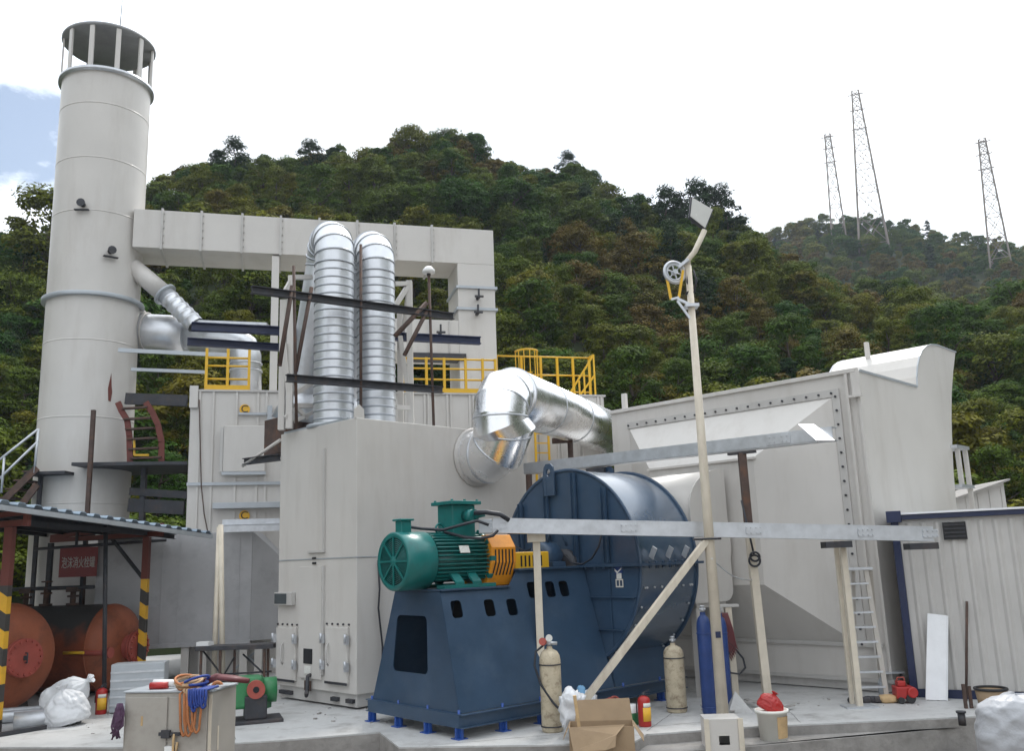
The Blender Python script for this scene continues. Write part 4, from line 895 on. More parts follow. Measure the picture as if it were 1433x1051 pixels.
# ================================================================== TANKS under the canopy
def tank(name, label, ctr, az, r, L, body_m, grp=None, pip=True):
    """ctr: centre of the visible end rim; az: direction the end faces"""
    a = math.radians(az); nd = Vector((math.sin(a), math.cos(a), 0)); ctr = Vector(ctr)
    t = thing(name, label, 'tank', (ctr.x, ctr.y, 0), grp)
    MB().lathe(ctr, -nd, [(r, 0), (r, L)], 48).build('shell', M[body_m], t)
    MB().lathe(ctr, nd, [(r, 0), (r*.985, .09), (r*.93, .2), (r*.82, .31), (r*.62, .41), (r*.35, .475), (0, .5)], 48).build('dished_end', M['tank'], t)
    MB().lathe(ctr-nd*L, -nd, [(r, 0), (r*.93, .2), (r*.62, .41), (0, .5)], 40).build('dished_end', M['tank'], t)
    MB().lathe(ctr, nd, [(r-.002, -.02), (r+.008, -.02), (r+.008, .02), (r-.002, .02)], 48).build('weld_seam', M['tank'], t)
    q = ctr+nd*.3
    fl = MB().cyl(q, q+nd*.36, .30, n=28).cyl(q+nd*.36, q+nd*.42, .40, n=32).cyl(q+nd*.43, q+nd*.49, .40, n=32).build('manhole', M['flange_red'], t)
    sd = nd.cross(Z); m = MB(); m.bolts([q+nd*.49+(sd*math.cos(k*math.pi/8)+Z*math.sin(k*math.pi/8))*.345 for k in range(16)], nd, .025, .05); m.build('bolt_ring', M['flange_red'], fl)
    MB().tube([q+nd*.49+Z*.1, q+nd*.56+Z*.1, q+nd*.56-Z*.1, q+nd*.49-Z*.1], .015, 6).box(q+nd*.5, (.09, .02, .09), (sd, nd, Z)).build('handle', M['dark_steel'], fl)
    for s_ in (.5, L-.6):
        b0 = ctr-nd*s_; MB().hexa([b0+sd*x_+nd*y_+Z*(-ctr.z) for x_, y_ in ((-r*.8, -.12), (r*.8, -.12), (r*.8, .12), (-r*.8, .12))], [b0+sd*x_+nd*y_+Z*(-r*.75) for x_, y_ in ((-r*.7, -.12), (r*.7, -.12), (r*.7, .12), (-r*.7, .12))]).build('saddle', M['tank_dark'], t)
    return t, ctr, nd, sd
Yk = 20.2
c1 = PY(5, 920, Yk)
tank('fire_foam_tank', 'rusty orange horizontal tank end with red bolted manhole, nearest to camera', c1, 120, 1.13, 4.2, 'tank2', 'horizontal foam tanks')
c2 = PY(156, 906, 23.6)
t, c2, nd, sd = tank('fire_foam_tank', 'second rusty horizontal tank behind, its upper shell painted charcoal', c2, 102, 1.06, 4.4, 'tank2', 'horizontal foam tanks')
for s_, hh in ((1.2, .35), (2.0, .5), (2.6, .35)):
    q = c2-nd*s_+Z*1.05; m = MB().cyl(q, q+Z*hh, .07, n=12).cyl(q, q+Z*.06, .16, n=16).cyl(q+Z*hh*.6, q+Z*(hh*.6+.05), .14, n=16)
    if hh > .4: m.torus(q+Z*(hh+.12), Z, .12, .02, 16).cyl(q+Z*hh, q+Z*(hh+.14), .02, n=6)
    else: m.box(q+Z*(hh+.05), (.3, .2, .12))
    m.build('valve', M['rust'], t)
q = c2-nd*.6+Z*1.5; MB().cyl(q, q-nd*2.6, .05, n=10).build('valve_pipe', M['dark_steel'], t)
q = c2+sd*-.0
for s_ in (.35,):
    o = c2-nd*s_-sd*(1.13); o = c2-nd*.2+sd*.0-Z*.15+nd*.55; 
# stub pipe and nozzle on the near side of the second tank
q = PL(140, 915, c2-nd*.2, 122-90); q = PY(147, 914, 22.45); MB().cyl(q, q-nd*.9, .06, n=10).cyl(q-nd*.0, q+nd*.04, .13, n=16).cyl(q+nd*.12, q+nd*.16, .13, n=16).build('nozzle', M['flange_red'], t)
q = PY(117, 914, 22.3); MB().cyl(q, q-nd*.55, .035, n=8).build('nozzle', M['yellow'], t)
# ================================================================== CANOPY
pa = PY(15, 738, 18.2); pb_ = PY(206, 752, 23.4)
t = thing('tank_canopy', 'sloping ribbed sheet canopy on red posts above the orange tanks', 'canopy', (pb_.x, pb_.y, 0))
e0 = PY(-40, 697, 16.4); e1 = PY(297, 747, 24.0)
ev = (e1-e0); e0 = e0-ev*.15
back = VV(-.80, .42, 0).normalized()
ev = e1-e0; L = ev.length; evn = ev/L
slope = back*8.2+Z*.40
n = int(L/.42); vs = []; fs = []
prof = []
for i in range(n):
    s0 = L*i/n; w = L/n; prof += [(s0, 0), (s0+w*.3, 0), (s0+w*.42, .06), (s0+w*.75, .06), (s0+w*.88, 0)]
prof.append((L, 0))
top = [e0+evn*s_+Z*h_ for s_, h_ in prof]; k = len(top)
for P in top: vs += [P, P+slope]
vs += [v-Z*.02 for v in vs]
N2 = 2*k
for i in range(k-1):
    fs += [(2*i, 2*i+2, 2*i+3, 2*i+1), (N2+2*i, N2+2*i+1, N2+2*i+3, N2+2*i+2), (2*i, N2+2*i, N2+2*i+2, 2*i+2)]
MB().add(vs, fs).build('roof_sheet', M['roof_blue'], t)
m = MB().bar(e0-Z*.10, e1-Z*.08, .05, .10); m.build('eave_trim', M['trim'], t)
m = MB()
for a_ in (1.4, 3.0, 4.6, 6.4): o_ = slope*(a_/8.2)-Z*.1; m.chan(e0+o_, e1+o_, .06, .12, .01)
m.build('purlin', M['dark_steel'], t)
def post(P, ptop, name='post'):
    q = Vector((P.x, P.y, 0)); tp = Vector((P.x, P.y, ptop))
    MB().bar(q, up(q, 2.75), .16, .16).build(name, M['hazard'], t)
    MB().bar(up(q, 2.751), tp, .16, .16).build('post_top', M['red_oxide'], t)
# near and far posts, cross beams and braces
ra = pa.z; rb = pb_.z+.15
bdir = (back*1.0)
for P, zz in ((pa, ra), (pb_, pb_.z)):
    post(P, zz)
    b0 = up(P, zz+.07); nb_ = evn.copy(); nb_.z = 0
    m = MB(); fwd = VV(.93, .05, 0); m.bar(b0+back*3.8, b0-back*.55, .1, .12); m.bar(b0+back*3.8+Z*.1, b0-back*.55+Z*.21, .09, .10); m.bar(b0-back*.5+Z*-.07, b0-back*.5+Z*.26, .12, .1)
    m.build('truss_chord', M['red_oxide'], t)
    m = MB(); m.bar(up(P, zz-1.1), b0+back*1.4, .07, .07)
    for s_ in (.6, 1.6, 2.6): m.bar(b0+back*s_, b0+back*s_+Z*(.2-.03*s_), .06, .06)
    m.build('brace', M['red_oxide'] if P is pa else M['dark_steel'], t)
for P, zz in ((pa, ra), (pb_, pb_.z)):
    P2 = P+back*3.8; m = MB().bar(up(P2, 0), up(P2, zz), .12, .12); m.build('post', M['dark_steel'], t)
m = MB().bar(up(pa, ra+.1), up(pb_, pb_.z+.1), .08, .12).bar(up(pb_, pb_.z+.0)-evn*0, up(pb_, pb_.z+.05)+back*3.5+Z*-.0, .07, .07)
m.build('side_beam', M['dark_steel'], t)
q = PY(147, 960, 21.6); q.z = 0
rod('canopy_pole', 'thin dark pole under the canopy in front of the second tank', q, PY(148, 735, 21.6), .1, 'dark_steel')
# red sign hanging from the canopy truss
s0 = PY(110, 788.5, 24.6)
Sg = Fr((s0.x, s0.y, 0), 76)
t = thing('hanging_sign', 'dark red sign with pale Chinese lettering hanging under the canopy', 'sign', s0)
MB().fbox(Sg, -.47, .47, -.03, 0, s0.z-.36, s0.z+.42).build('board', M['sign_red'], t)
txt = MB().text('泡沫消火栓罐', .138, Sg.p(0, -.034, s0.z+.0), Sg.U, Z*2.3, .003)
# text is laid out narrow and tall like the painted sign
txt.build('lettering', M['sign_ink'], t)
m = MB()
for u in (-.08, .12): m.cyl(Sg.p(u, -.01, s0.z+.42), Sg.p(u, -.01, s0.z+1.2), .04, n=8)
m.cyl(Sg.p(.1, .02, s0.z-1.4), Sg.p(.1, .02, s0.z-.1), .045, n=8)
m.cyl(Sg.p(-1.1, -.01, s0.z+.40), Sg.p(2.2, -.01, s0.z+.55), .04, n=8); m.build('hanger', M['dark_steel'], t)
# pale louvred box behind the tanks
l0 = PY(70, 880, 27.4); l0.z = 0; Lb = Fr(l0, 76)
a = Lb.onu(72, 760); b = Lb.onu(125, 760)
t = thing('louvred_cabinet', 'pale blue-white louvred cabinet behind the charcoal-topped tank', 'cabinet', Lb.p(1, .8))
za = Lb.onu(90, 752)[2]
MB().fbox(Lb, a[0], b[0]+.5, 0, 1.2, 0, za).build('body', M['white_sheet'], t, .02)
for k, py in enumerate((783, 797, 810, 822, 834)):
    q = Lb.onu(100, py); MB().fbox(Lb, q[0]-.25, q[0]+.45, -.12, -.002, q[2]-.03, q[2]+.03).build('louvre', M['trim'], t)
# stair railing at far left
sa = PY(55, 600, 26)
t = thing('stair_flight', 'steel stair with pale handrails climbing beside the chimney at left', 'stairs', (sa.x, sa.y, 0))
m = MB()
for p0, p1 in (((-40, 675), (53, 601)), ((-40, 708), (54, 617)), ((54, 600), (48, 662)), ((6, 640), (2, 690)), ((-25, 662), (-30, 720))): m.cyl(PY(*p0, 26), PY(*p1, 26), .035, n=8)
m.build('handrail', M['galv'], t)
m = MB()
for p0, p1 in (((-30, 735), (52, 655)), ((10, 735), (52, 678))): m.bar(PY(*p0, 26), PY(*p1, 26), .06, .2)
m.build('stringer', M['rust'], t)
for k in range(7):
    q = PY(52-12*k, 662+12*k, 26.5); MB().box(q, (.35, 1.0, .04)).build('tread', M['rust'], t)
m = MB(); q = PY(48, 662, 26.5); m.box(q-Z*.05+VV(.5, .3, 0), (1.2, 1.4, .08)); m.bar(q+VV(.2, 0, 0), up(q+VV(.2, 0, 0), 0), .1, .1); m.bar(PY(-30, 740, 26.5), up(PY(-30, 740, 26.5), 0), .1, .1); m.build('landing', M['dark_steel'], t)
# dark platform wrapping the chimney, with pole and red curved ladder
zp = ZAT(S, 643)
pf = Vector((S.x, S.y, 0))
t = thing('chimney_platform', 'dark steel platform beside the chimney with a rusty pole in front', 'platform', pf)
zp = PY(200, 650, S.y-.8).z
ap = [PY(100, 648, S.y-1.9), PY(126, 641, S.y-1.75), PY(180, 646, S.y-1.6), PY(262, 655, S.y-1.2), PY(262, 650, S.y+1.2), PY(180, 650, S.y+1.4)]
ap = [up(p_, zp) for p_ in ap]
MB().prism(ap, -Z*.10).build('deck', M['dark_steel'], t)
for p0, p1, hh_ in (((182, 688), (262, 693), .22), ((180, 707), (258, 711), .4), ((176, 558), (262, 561), .35)): MB().bar(PY(*p0, S.y-.8+hh_*.5), PY(*p1, S.y-.8+hh_*.5), .12, hh_).build('beam', M['dark_steel'], t)
q0, q1 = PY(122, 720, S.y-1.95), PY(131, 574, S.y-1.95)
MB().bar(up(q0, 0), q1, .11, .11).build('post', M['rust'], t)
m = MB(); q = PY(200, 700, S.y-.6); m.bar(up(q, 0), up(q, zp), .15, .15); m.build('leg', M['dark_steel'], t)
t = thing('curved_ladder', 'short red-brown ladder with curved side rails beside the chimney', 'ladder', PY(200, 645, S.y-1))
Yl = S.y-1.1
for nm, pts in (('side_rail', ((165, 563), (170, 575), (178, 588), (181, 610), (182, 645))), ('side_rail', ((204, 563), (213, 577), (221, 594), (226, 618), (226, 645)))):
    m = MB(); P = [PY(a_, b_, Yl) for a_, b_ in pts]
    for i in range(len(P)-1): m.bar(P[i], P[i+1]+(P[i+1]-P[i])*.04, .06, .17, VV(1, 0, .3))
    m.build(nm, M['red_oxide'], t)
for y0 in (570, 585, 599, 613, 627, 640): MB().bar(PY(172+(y0-570)*.16, y0+2, Yl), PY(207+(y0-570)*.28, y0, Yl), .2, .05).build('rung', M['rust'], t)
m = MB().bar(PY(188, 637, Yl), PY(188, 616, Yl), .05, .05).bar(PY(223, 640, Yl), PY(224, 596, Yl), .05, .05).bar(PY(188, 637, Yl), PY(208, 637, Yl), .06, .06); m.build('kick_rail', M['yellow'], t)
# pipework between chimney and enclosure
t = thing('stack_inlet_pipe', 'silver clad pipe running from the chimney to behind the enclosure roof', 'pipe', S)
yp = S.y+.75
pA = PY(150, 462, yp); pB = PY(232, 466, yp); pC = PY(330, 472, yp-.2); 
MB().tube([pA, pB, PY(262, 468, yp)], .60, 28).build('pipe_run', M['silver'], t)
MB().lathe(PY(196, 463, yp), (pB-pA), [(.60, -.03), (.72, -.03), (.72, .05), (.60, .05)], 28).lathe(PY(206, 464, yp), (pB-pA), [(.60, -.03), (.64, -.03), (.64, .03), (.60, .03)], 28).build('flange', M['cream_dark'], t)
MB().tube([PY(255, 468, yp), PY(300, 472, yp), PY(325, 476, yp), PY(340, 486, yp), PY(344, 500, yp), PY(344, 552, yp)], .5, 24).build('bend', M['silver'], t)
for py in (510, 520): MB().lathe(PY(344, py, yp), Z, [(.5, -.02), (.53, -.02), (.53, .02), (.5, .02)], 24).build('band', M['galv'], t)
t = thing('diagonal_bypass_pipe', 'slim pipe slanting down from the chimney, its lower half silver ribbed', 'pipe', S)
yq = S.y-.1
a, mid, b = PY(186, 374, yq), PY(231, 412, yq), PY(274, 455, yq-.1)
MB().cyl(a, mid, .3, n=24).build('upper_pipe', M['cream'], t)
ribbed(MB(), mid, b, .29, .22).build('ribbed_pipe', M['silver'], t)
MB().lathe(mid, b-a, [(.3, -.04), (.40, -.04), (.40, .04), (.3, .04)], 24).build('flange', M['trim'], t)
q = PY(300, 455, yq); MB().bar(PY(270, 451, yq-.1), PY(375, 455, yq-.1), .35, .08).build('hood_tray', M['galv'], t)
t = thing('guard_bars', 'two pale horizontal bars between the chimney and enclosure railing', 'rail', PY(240, 500, yq))
MB().bar(PY(166, 490, S.y-1.35), PY(320, 497, S.y-1.35), .08, .12).build('bar', M['trim'], t); MB().bar(PY(184, 517, S.y-.8), PY(290, 521, S.y-.8), .08, .1).build('bar', M['trim'], t)
# ================================================================== YELLOW RAILINGS on the enclosure roof
def railing(label, F, us, v, z, hgt, mids, loc):
    t = thing('yellow_railing', label, 'railing', loc, 'yellow railings on the enclosure roof')
    for u in us: MB().fbox(F, u-.04, u+.04, v-.04, v+.04, z, z+hgt).build('post', M['yellow'], t)
    for h_ in mids: MB().cyl(F.p(us[0], v, z+h_), F.p(us[-1], v, z+h_), .032, n=8).build('rail', M['yellow'], t)
    MB().fbox(F, us[0], us[-1], v-.055, v-.042, z+.02, z+.16).build('toe_board', M['yellow'], t)
    return t
rz = ez+.06
eu = lambda px, v=.1: E.onu(px, 540, v)[0]
railing('short yellow railing at the left corner of the enclosure roof', E, [eu(288), eu(318), eu(348)], .1, rz, 1.28, (.35, .75, 1.0), E.p(eu(310), .1, rz))
railing('yellow railing behind the twin ribbed pipes on the enclosure roof', E, [eu(567), eu(597), eu(622), eu(652), eu(676), eu(694)], .1, rz, 1.16, (.45, .8, 1.12), E.p(eu(620), .1, rz))
v_ = 3.2
eu3 = lambda px: E.onu(px, 520, v_)[0]; e3z = ZAT(E.p(eu3(780), v_), 500)-rz
railing('long yellow railing on the enclosure roof above the shiny pipe', E, [eu3(695), eu3(730), eu3(757), eu3(780), eu3(802), eu3(825)], v_, rz, e3z, (e3z*.35, e3z*.66, e3z), E.p(eu3(780), v_, rz))
# the stair return of that railing
uR = eu3(825)
t = thing('yellow_stair_rail', 'yellow sloping stair handrail at the right end of the roof railing', 'railing', E.p(uR, v_, rz))
m = MB()
for k in range(5):
    q = E.p(uR-.2*k, v_-.5-.0*k, rz); m.bar(q, q+Z*(e3z*(1.0-.16*k)), .06, .06)
MB.build(m, 'post', M['yellow'], t)
m = MB(); m.bar(E.p(uR, v_-.5, rz+e3z), E.p(uR-.95, v_-.5, rz+e3z*.3), .06, .06).bar(E.p(uR, v_-.5, rz+e3z*.62), E.p(uR-.95, v_-.5, rz+.05), .06, .06).bar(E.p(uR, v_-.5, rz+e3z), E.p(uR, v_, rz+e3z), .06, .06)
m.build('rail', M['yellow'], t)
# caged ladder top
cu = eu3(735); cr = .40
t = thing('yellow_ladder_cage', 'yellow round-topped ladder safety cage on the enclosure roof', 'ladder', E.p(cu, v_-.5, rz))
tz_ = ZAT(E.p(cu, v_-.5), 490)
m = MB()
for k in range(7):
    a_ = math.pi*k/6; q = E.p(cu+cr*math.cos(a_), v_-.2-cr*1.2*math.sin(a_)); m.bar(up(q, rz-.5), up(q, tz_), .05, .03, Z)
m.build('cage_bar', M['yellow'], t)
for h_ in (tz_, (tz_+rz)/2, rz+.2): MB().tube([E.p(cu+cr*math.cos(math.pi*k/12), v_-.2-cr*1.2*math.sin(math.pi*k/12), h_) for k in range(13)], .035, 6).build('hoop', M['yellow'], t)
m = MB()
for k in range(7): m.bar(E.p(cu-.25, v_-.1, rz-.4+.3*k), E.p(cu+.25, v_-.1, rz-.4+.3*k), .03, .03)
m.build('rung', M['yellow'], t)
# yellow ladder on the enclosure wall seen under the shiny pipe
lu = eu(756, -.3)
t = thing('yellow_wall_ladder', 'yellow ladder on the enclosure wall below the shiny pipe', 'ladder', E.p(lu, -.25, 0))
for s_ in (-.22, .22): MB().fbox(E, lu+s_-.03, lu+s_+.03, -.28, -.2, 0, ez).build('side_rail', M['yellow'], t)
for k in range(24): MB().fbox(E, lu-.19, lu+.19, -.255, -.225, .3+k*.31, .335+k*.31).build('rung', M['yellow'], t)
# ================================================================== SMALL THINGS ON THE SLAB
def gas(name, label, P, r, h, mt, tilt=VV(0, 0, 0)):
    t = thing(name, label, 'gas cylinder', P)
    d = (Z+tilt).normalized()
    MB().lathe(P, d, [(0, .01), (r*.92, 0), (r, .03), (r, h*.86), (r*.93, h*.915), (r*.72, h*.965), (r*.4, h*.99), (.05, h), (.05, h+.04)], 32).build('body', M[mt], t)
    for b_ in (.80, .06): MB().lathe(P, d, [(r, h*b_), (r+.012, h*b_+.002), (r+.012, h*b_+.02), (r, h*b_+.022)], 32).build('hoop', M['dark_steel'] if mt == 'cylpaint' else M[mt], t)
    q = P+d*(h+.03); MB().cyl(q, q+d*.1, .035, n=10).cyl(q+d*.06-VV(.06, 0, 0), q+d*.06+VV(.06, 0, 0), .022, n=8).cyl(q+d*.1, q+d*.13, .045, n=12).build('valve', M['galv'], t)
    return t
P = G(774, 1027); P.y += .18; h = ZAT(P, 908)
t = gas('gas_cylinder', 'chipped cream gas cylinder with red gauge, beside the orange guard post', P, .185, h, 'cylpaint')
q = P+Z*(h+.08)
m = MB().cyl(q+VV(-.10, -.05, .04), q+VV(-.12, -.10, .05), .065, n=18); m.build('gauge', M['flange_red'], t)
MB().cyl(q+VV(.0, -.05, .1), q+VV(0, -.09, .1), .06, n=18).build('gauge', M['label'], t)
MB().tube([q+VV(-.12, 0, .02), q+VV(.14, 0, -.0)], .03, 8).build('regulator', M['galv'], t)
MB().tube([q+VV(-.1, -.02, -.02), q+VV(-.24, -.05, -.12), q+VV(-.27, -.08, -.35), q+VV(-.18, -.12, -.65), q+VV(.02, -.2, -.95), q+VV(.22, -.25, -1.15), q+VV(.36, -.3, -1.3)], .02, 8).build('hose', M['cable'], t)
P = G(950, 999); P.y += .17; h = ZAT(P, 903)
gas('gas_cylinder', 'chipped cream gas cylinder standing alone at the foot of the blower', P, .19, h, 'cylpaint')
P = G(996, 1001); P.y += .15; h = ZAT(P, 860)
gas('oxygen_cylinder', 'tall slim blue oxygen cylinder left of the lamp pole', P, .135, h, 'oxyblue')
P = G(1019, 990); P.y += .15; h = ZAT(P, 862)
gas('oxygen_cylinder', 'tall dark blue oxygen cylinder half hidden right of the lamp pole', P, .125, h, 'oxyblue')
P = G(1030, 984); t = thing('short_post', 'short cream post behind the lamp pole draped with hoses', 'post', P)
pt = PL(1018, 850, P, 90); MB().bar(P, pt, .15, .13).build('post_shaft', M['polepaint'], t, .008)
MB().box(pt+Z*.03, (.42, .2, .05)).build('top_plate', M['cream_dark'], t)
g = lambda px, py, dy=-.2: PL(px, py, P+VV(0, dy, 0), 90)
m = MB()
for k in range(6):
    o_ = k*1.4; m.tube([g(1010+o_, 858), g(1016+o_*1.2, 880), g(1020+o_*1.4, 905), g(1024+o_*1.3, 925-k*3), g(1014+o_, 905-k*2), g(1008+o_, 875)], .02, 6)
tag(m.build('hose_bundle', M['hose_red'], None, root=P), 'bundle of dark red hoses hung on the short post', 'hose')
m = MB(); m.tube([g(1008, 890), g(1026, 905), g(1040, 922), g(1043, 935), g(1035, 944), g(1022, 942), g(1016, 925), g(1022, 912)], .02, 6)
tag(m.build('hose_loop', M['cable'], None, root=P), 'black hose loop hanging right of the dark red hoses', 'hose')
def extinguisher(label, P, h):
    t = thing('fire_extinguisher', label, 'extinguisher', P); r = h*.19
    MB().lathe(P, Z, [(0, .01), (r*.95, 0), (r, .02), (r, h*.74), (r*.85, h*.82), (r*.4, h*.87), (.02, h*.88)], 28).build('body', M['red'], t)
    MB().lathe(P, Z, [(r+.002, h*.16), (r+.003, h*.16), (r+.003, h*.55), (r+.002, h*.55)], 16, ang=(-1.9, -.2), x=(1, 0, 0)).build('label_panel', M['label_y'], t)
    MB().lathe(P, Z, [(r+.002, h*.56), (r+.003, h*.56), (r+.003, h*.68), (r+.002, h*.68)], 16, ang=(-1.8, -.3), x=(1, 0, 0)).build('label_panel', M['label'], t)
    q = P+Z*h*.88; MB().cyl(q-Z*.02, q+Z*.05, .025, n=10).bar(q+Z*.05, q+Z*.09+VV(.1, 0, 0), .02, .015).bar(q+Z*.03, q+Z*.03+VV(.1, 0, 0), .02, .015).build('valve_handle', M['dark_steel'], t)
    MB().tube([q+Z*.02, q+VV(-.06, 0, .0), q+VV(-r-.02, 0, -.1), q+VV(-r-.02, 0, -h*.5)], .012, 6).build('hose', M['black'], t)
P = G(903, 1017); extinguisher('red fire extinguisher with yellow label standing near the blower', P, ZAT(P, 968))
P = G(141, 1000); extinguisher('red fire extinguisher standing by the white sacks', P, ZAT(P, 958))
# stepladder
P = G(1221, 982); hh = ZAT(P, 797)
t = thing('stepladder', 'aluminium stepladder standing open in front of the casing', 'stepladder', P)
LdF = Fr((P.x, P.y), 95)
for s_ in (-1, 1):
    MB().bar(LdF.p(s_*.25, -.1, 0), LdF.p(s_*.18, .12, hh), .05, .09, LdF.U).build('front_rail', M['alu'], t)
    MB().bar(LdF.p(s_*.25+.16, .8, 0), LdF.p(s_*.17+.13, .22, hh-.04), .045, .06, LdF.U).build('rear_rail', M['alu'], t)
for k in range(1, 9):
    f_ = k/9; w = .25+(.18-.25)*f_; MB().fbox(LdF, -w, w, -.1+.22*f_-.05, -.1+.22*f_+.06, hh*f_-.02, hh*f_+.015).build('tread', M['galv'], t)
MB().fbox(LdF, -.24, .30, .05, .28, hh-.02, hh+.03).build('top_step', M['galv'], t, .006)
# white panel leaning on cabin
t_ = PL(1297, 860, K.p(.5, -.1), 118); P0 = PL(1296, 986, K.p(.5, -.35), 118); P1 = PL(1325, 987, K.p(.5, -.35), 118); P0.z = P1.z = 0.005
a = PL(1298, 859, K.p(.5, -.1), 118); b = PL(1325, 862, K.p(.5, -.1), 118)
t = thing('white_board', 'tall white sheet panel leaning against the ribbed cabin', 'panel', P0)
nn = (P1-P0).cross(a-P0).normalized()
MB().prism([P0, P1, b, a], nn*.04).build('sheet', M['white_sheet'], t, .006)
MB().bar(P1-nn*.02, b-nn*.02, .05, .05, nn).build('edge_fold', M['white_sheet'], t)
q0 = PL(1353, 988, K.p(.5, -.25), 118); q0.z = 0; rod('leaning_rod', 'thin rusty rod leaning on the cabin right of the white panel', q0, PL(1353, 842, K.p(.5, -.08), 118), .05, 'rust')
q = G(1352, 992); m = MB().bar(q, q+Z*.42, .05, .05).bar(q+VV(.1, 0, 0), q+VV(.1, 0, .38), .05, .05); tag(m.build('stake_pair', M['rust'], None, root=q), 'two short rusty stakes below the leaning rod', 'stakes')
# red petrol generator
P = G(1267, 984); t = thing('generator', 'small bright red machine by the cabin corner', 'machine', P)
def blob(c, d, seed, sub=3, amp=.12, fr_=2.2, rot=0):
    import bmesh
    bm = bmesh.new(); bmesh.ops.create_icosphere(bm, subdivisions=sub, radius=1); c = Vector(c); Mx = Matrix.Rotation(rot, 3, 'Y')
    vs = []
    for v in bm.verts:
        p = v.co.copy(); nz = noise.noise(p*fr_+Vector((seed*3.1, seed, 0)))*amp+noise.noise(p*fr_*2.6+Vector((seed, 0, seed)))*amp*.5+abs(noise.noise(p*fr_*1.7+Vector((0, seed, 7))))*amp*.6+(.05-abs(noise.noise(Vector((p.x*2.2, p.y*2.2, p.z*4.5))*1.6+Vector((seed, 3, 0))))*.16)*(amp > .16)*(sub > 4)
        q = Vector([math.copysign(abs(x)**.72, x) for x in p])*(1+nz); q = Mx @ Vector((q.x*d[0], q.y*d[1], q.z*d[2])); vs.append(c+q)
    fs = [tuple(l.index for l in f_.verts) for f_ in bm.faces]; bm.free(); return vs, fs
MB().fbox(Fr((P.x, P.y), 95), -.17, .16, -.12, .2, .08, .30).fbox(Fr((P.x, P.y), 95), -.12, .02, -.08, .12, .302, .40).cyl(P+VV(.1, -.12, .2), P+VV(.1, -.18, .2), .1, n=18).build('body', M['red'], t, .02)
MB().cyl(P+VV(.06, -.16, .09), P+VV(.06, -.10, .09), .085, n=18).cyl(P+VV(-.12, -.16, .06), P+VV(-.12, -.10, .06), .06, n=14).build('wheel', M['black'], t)
MB().tube([P+VV(-.12, 0, .4), P+VV(-.1, 0, .46), P+VV(.02, 0, .46), P+VV(.05, 0, .3)], .015, 6).build('handle', M['flange_red'], t)
P = G(1243, 984); o = MB().add(*blob(P+Z*.07, (.17, .12, .08), 3)).build('yellow_rag', M['wood'], None, root=P, shade=True); tag(o, 'crumpled tan rag on the slab left of the red machine', 'rag')
P = G(1237, 978); t = thing('plastic_bottle', 'clear grey bottle standing by the stepladder foot', 'bottle', P)
MB().lathe(P, Z, [(0, 0), (.08, .0), (.085, .05), (.085, .30), (.03, .40), (.03, .44)], 18).build('body', M['trim'], t); MB().cyl(P+Z*.44, P+Z*.47, .034, n=12).build('cap', M['white'], t)
P = G(1250, 972); t = thing('low_bench', 'low grey steel bench by the cabin corner post', 'bench', P)
MB().box(P+Z*.42, (.46, .25, .03)).build('top', M['galv'], t)
for s_ in (-.2, .2): MB().bar(P+VV(s_, 0, 0), P+VV(s_, 0, .405), .04, .04).build('leg', M['dark_steel'], t)
P = G(1207, 984); m = MB()
for k in range(7): m.add(*blob(P+VV(-.2+.08*k, rnd.uniform(-.1, .1), .06), (.09, .07, .06), k, 2))
tag(m.build('rubble_heap', M['dark_steel'], None, root=P), 'dark scrap heap at the foot of the stepladder', 'scrap')
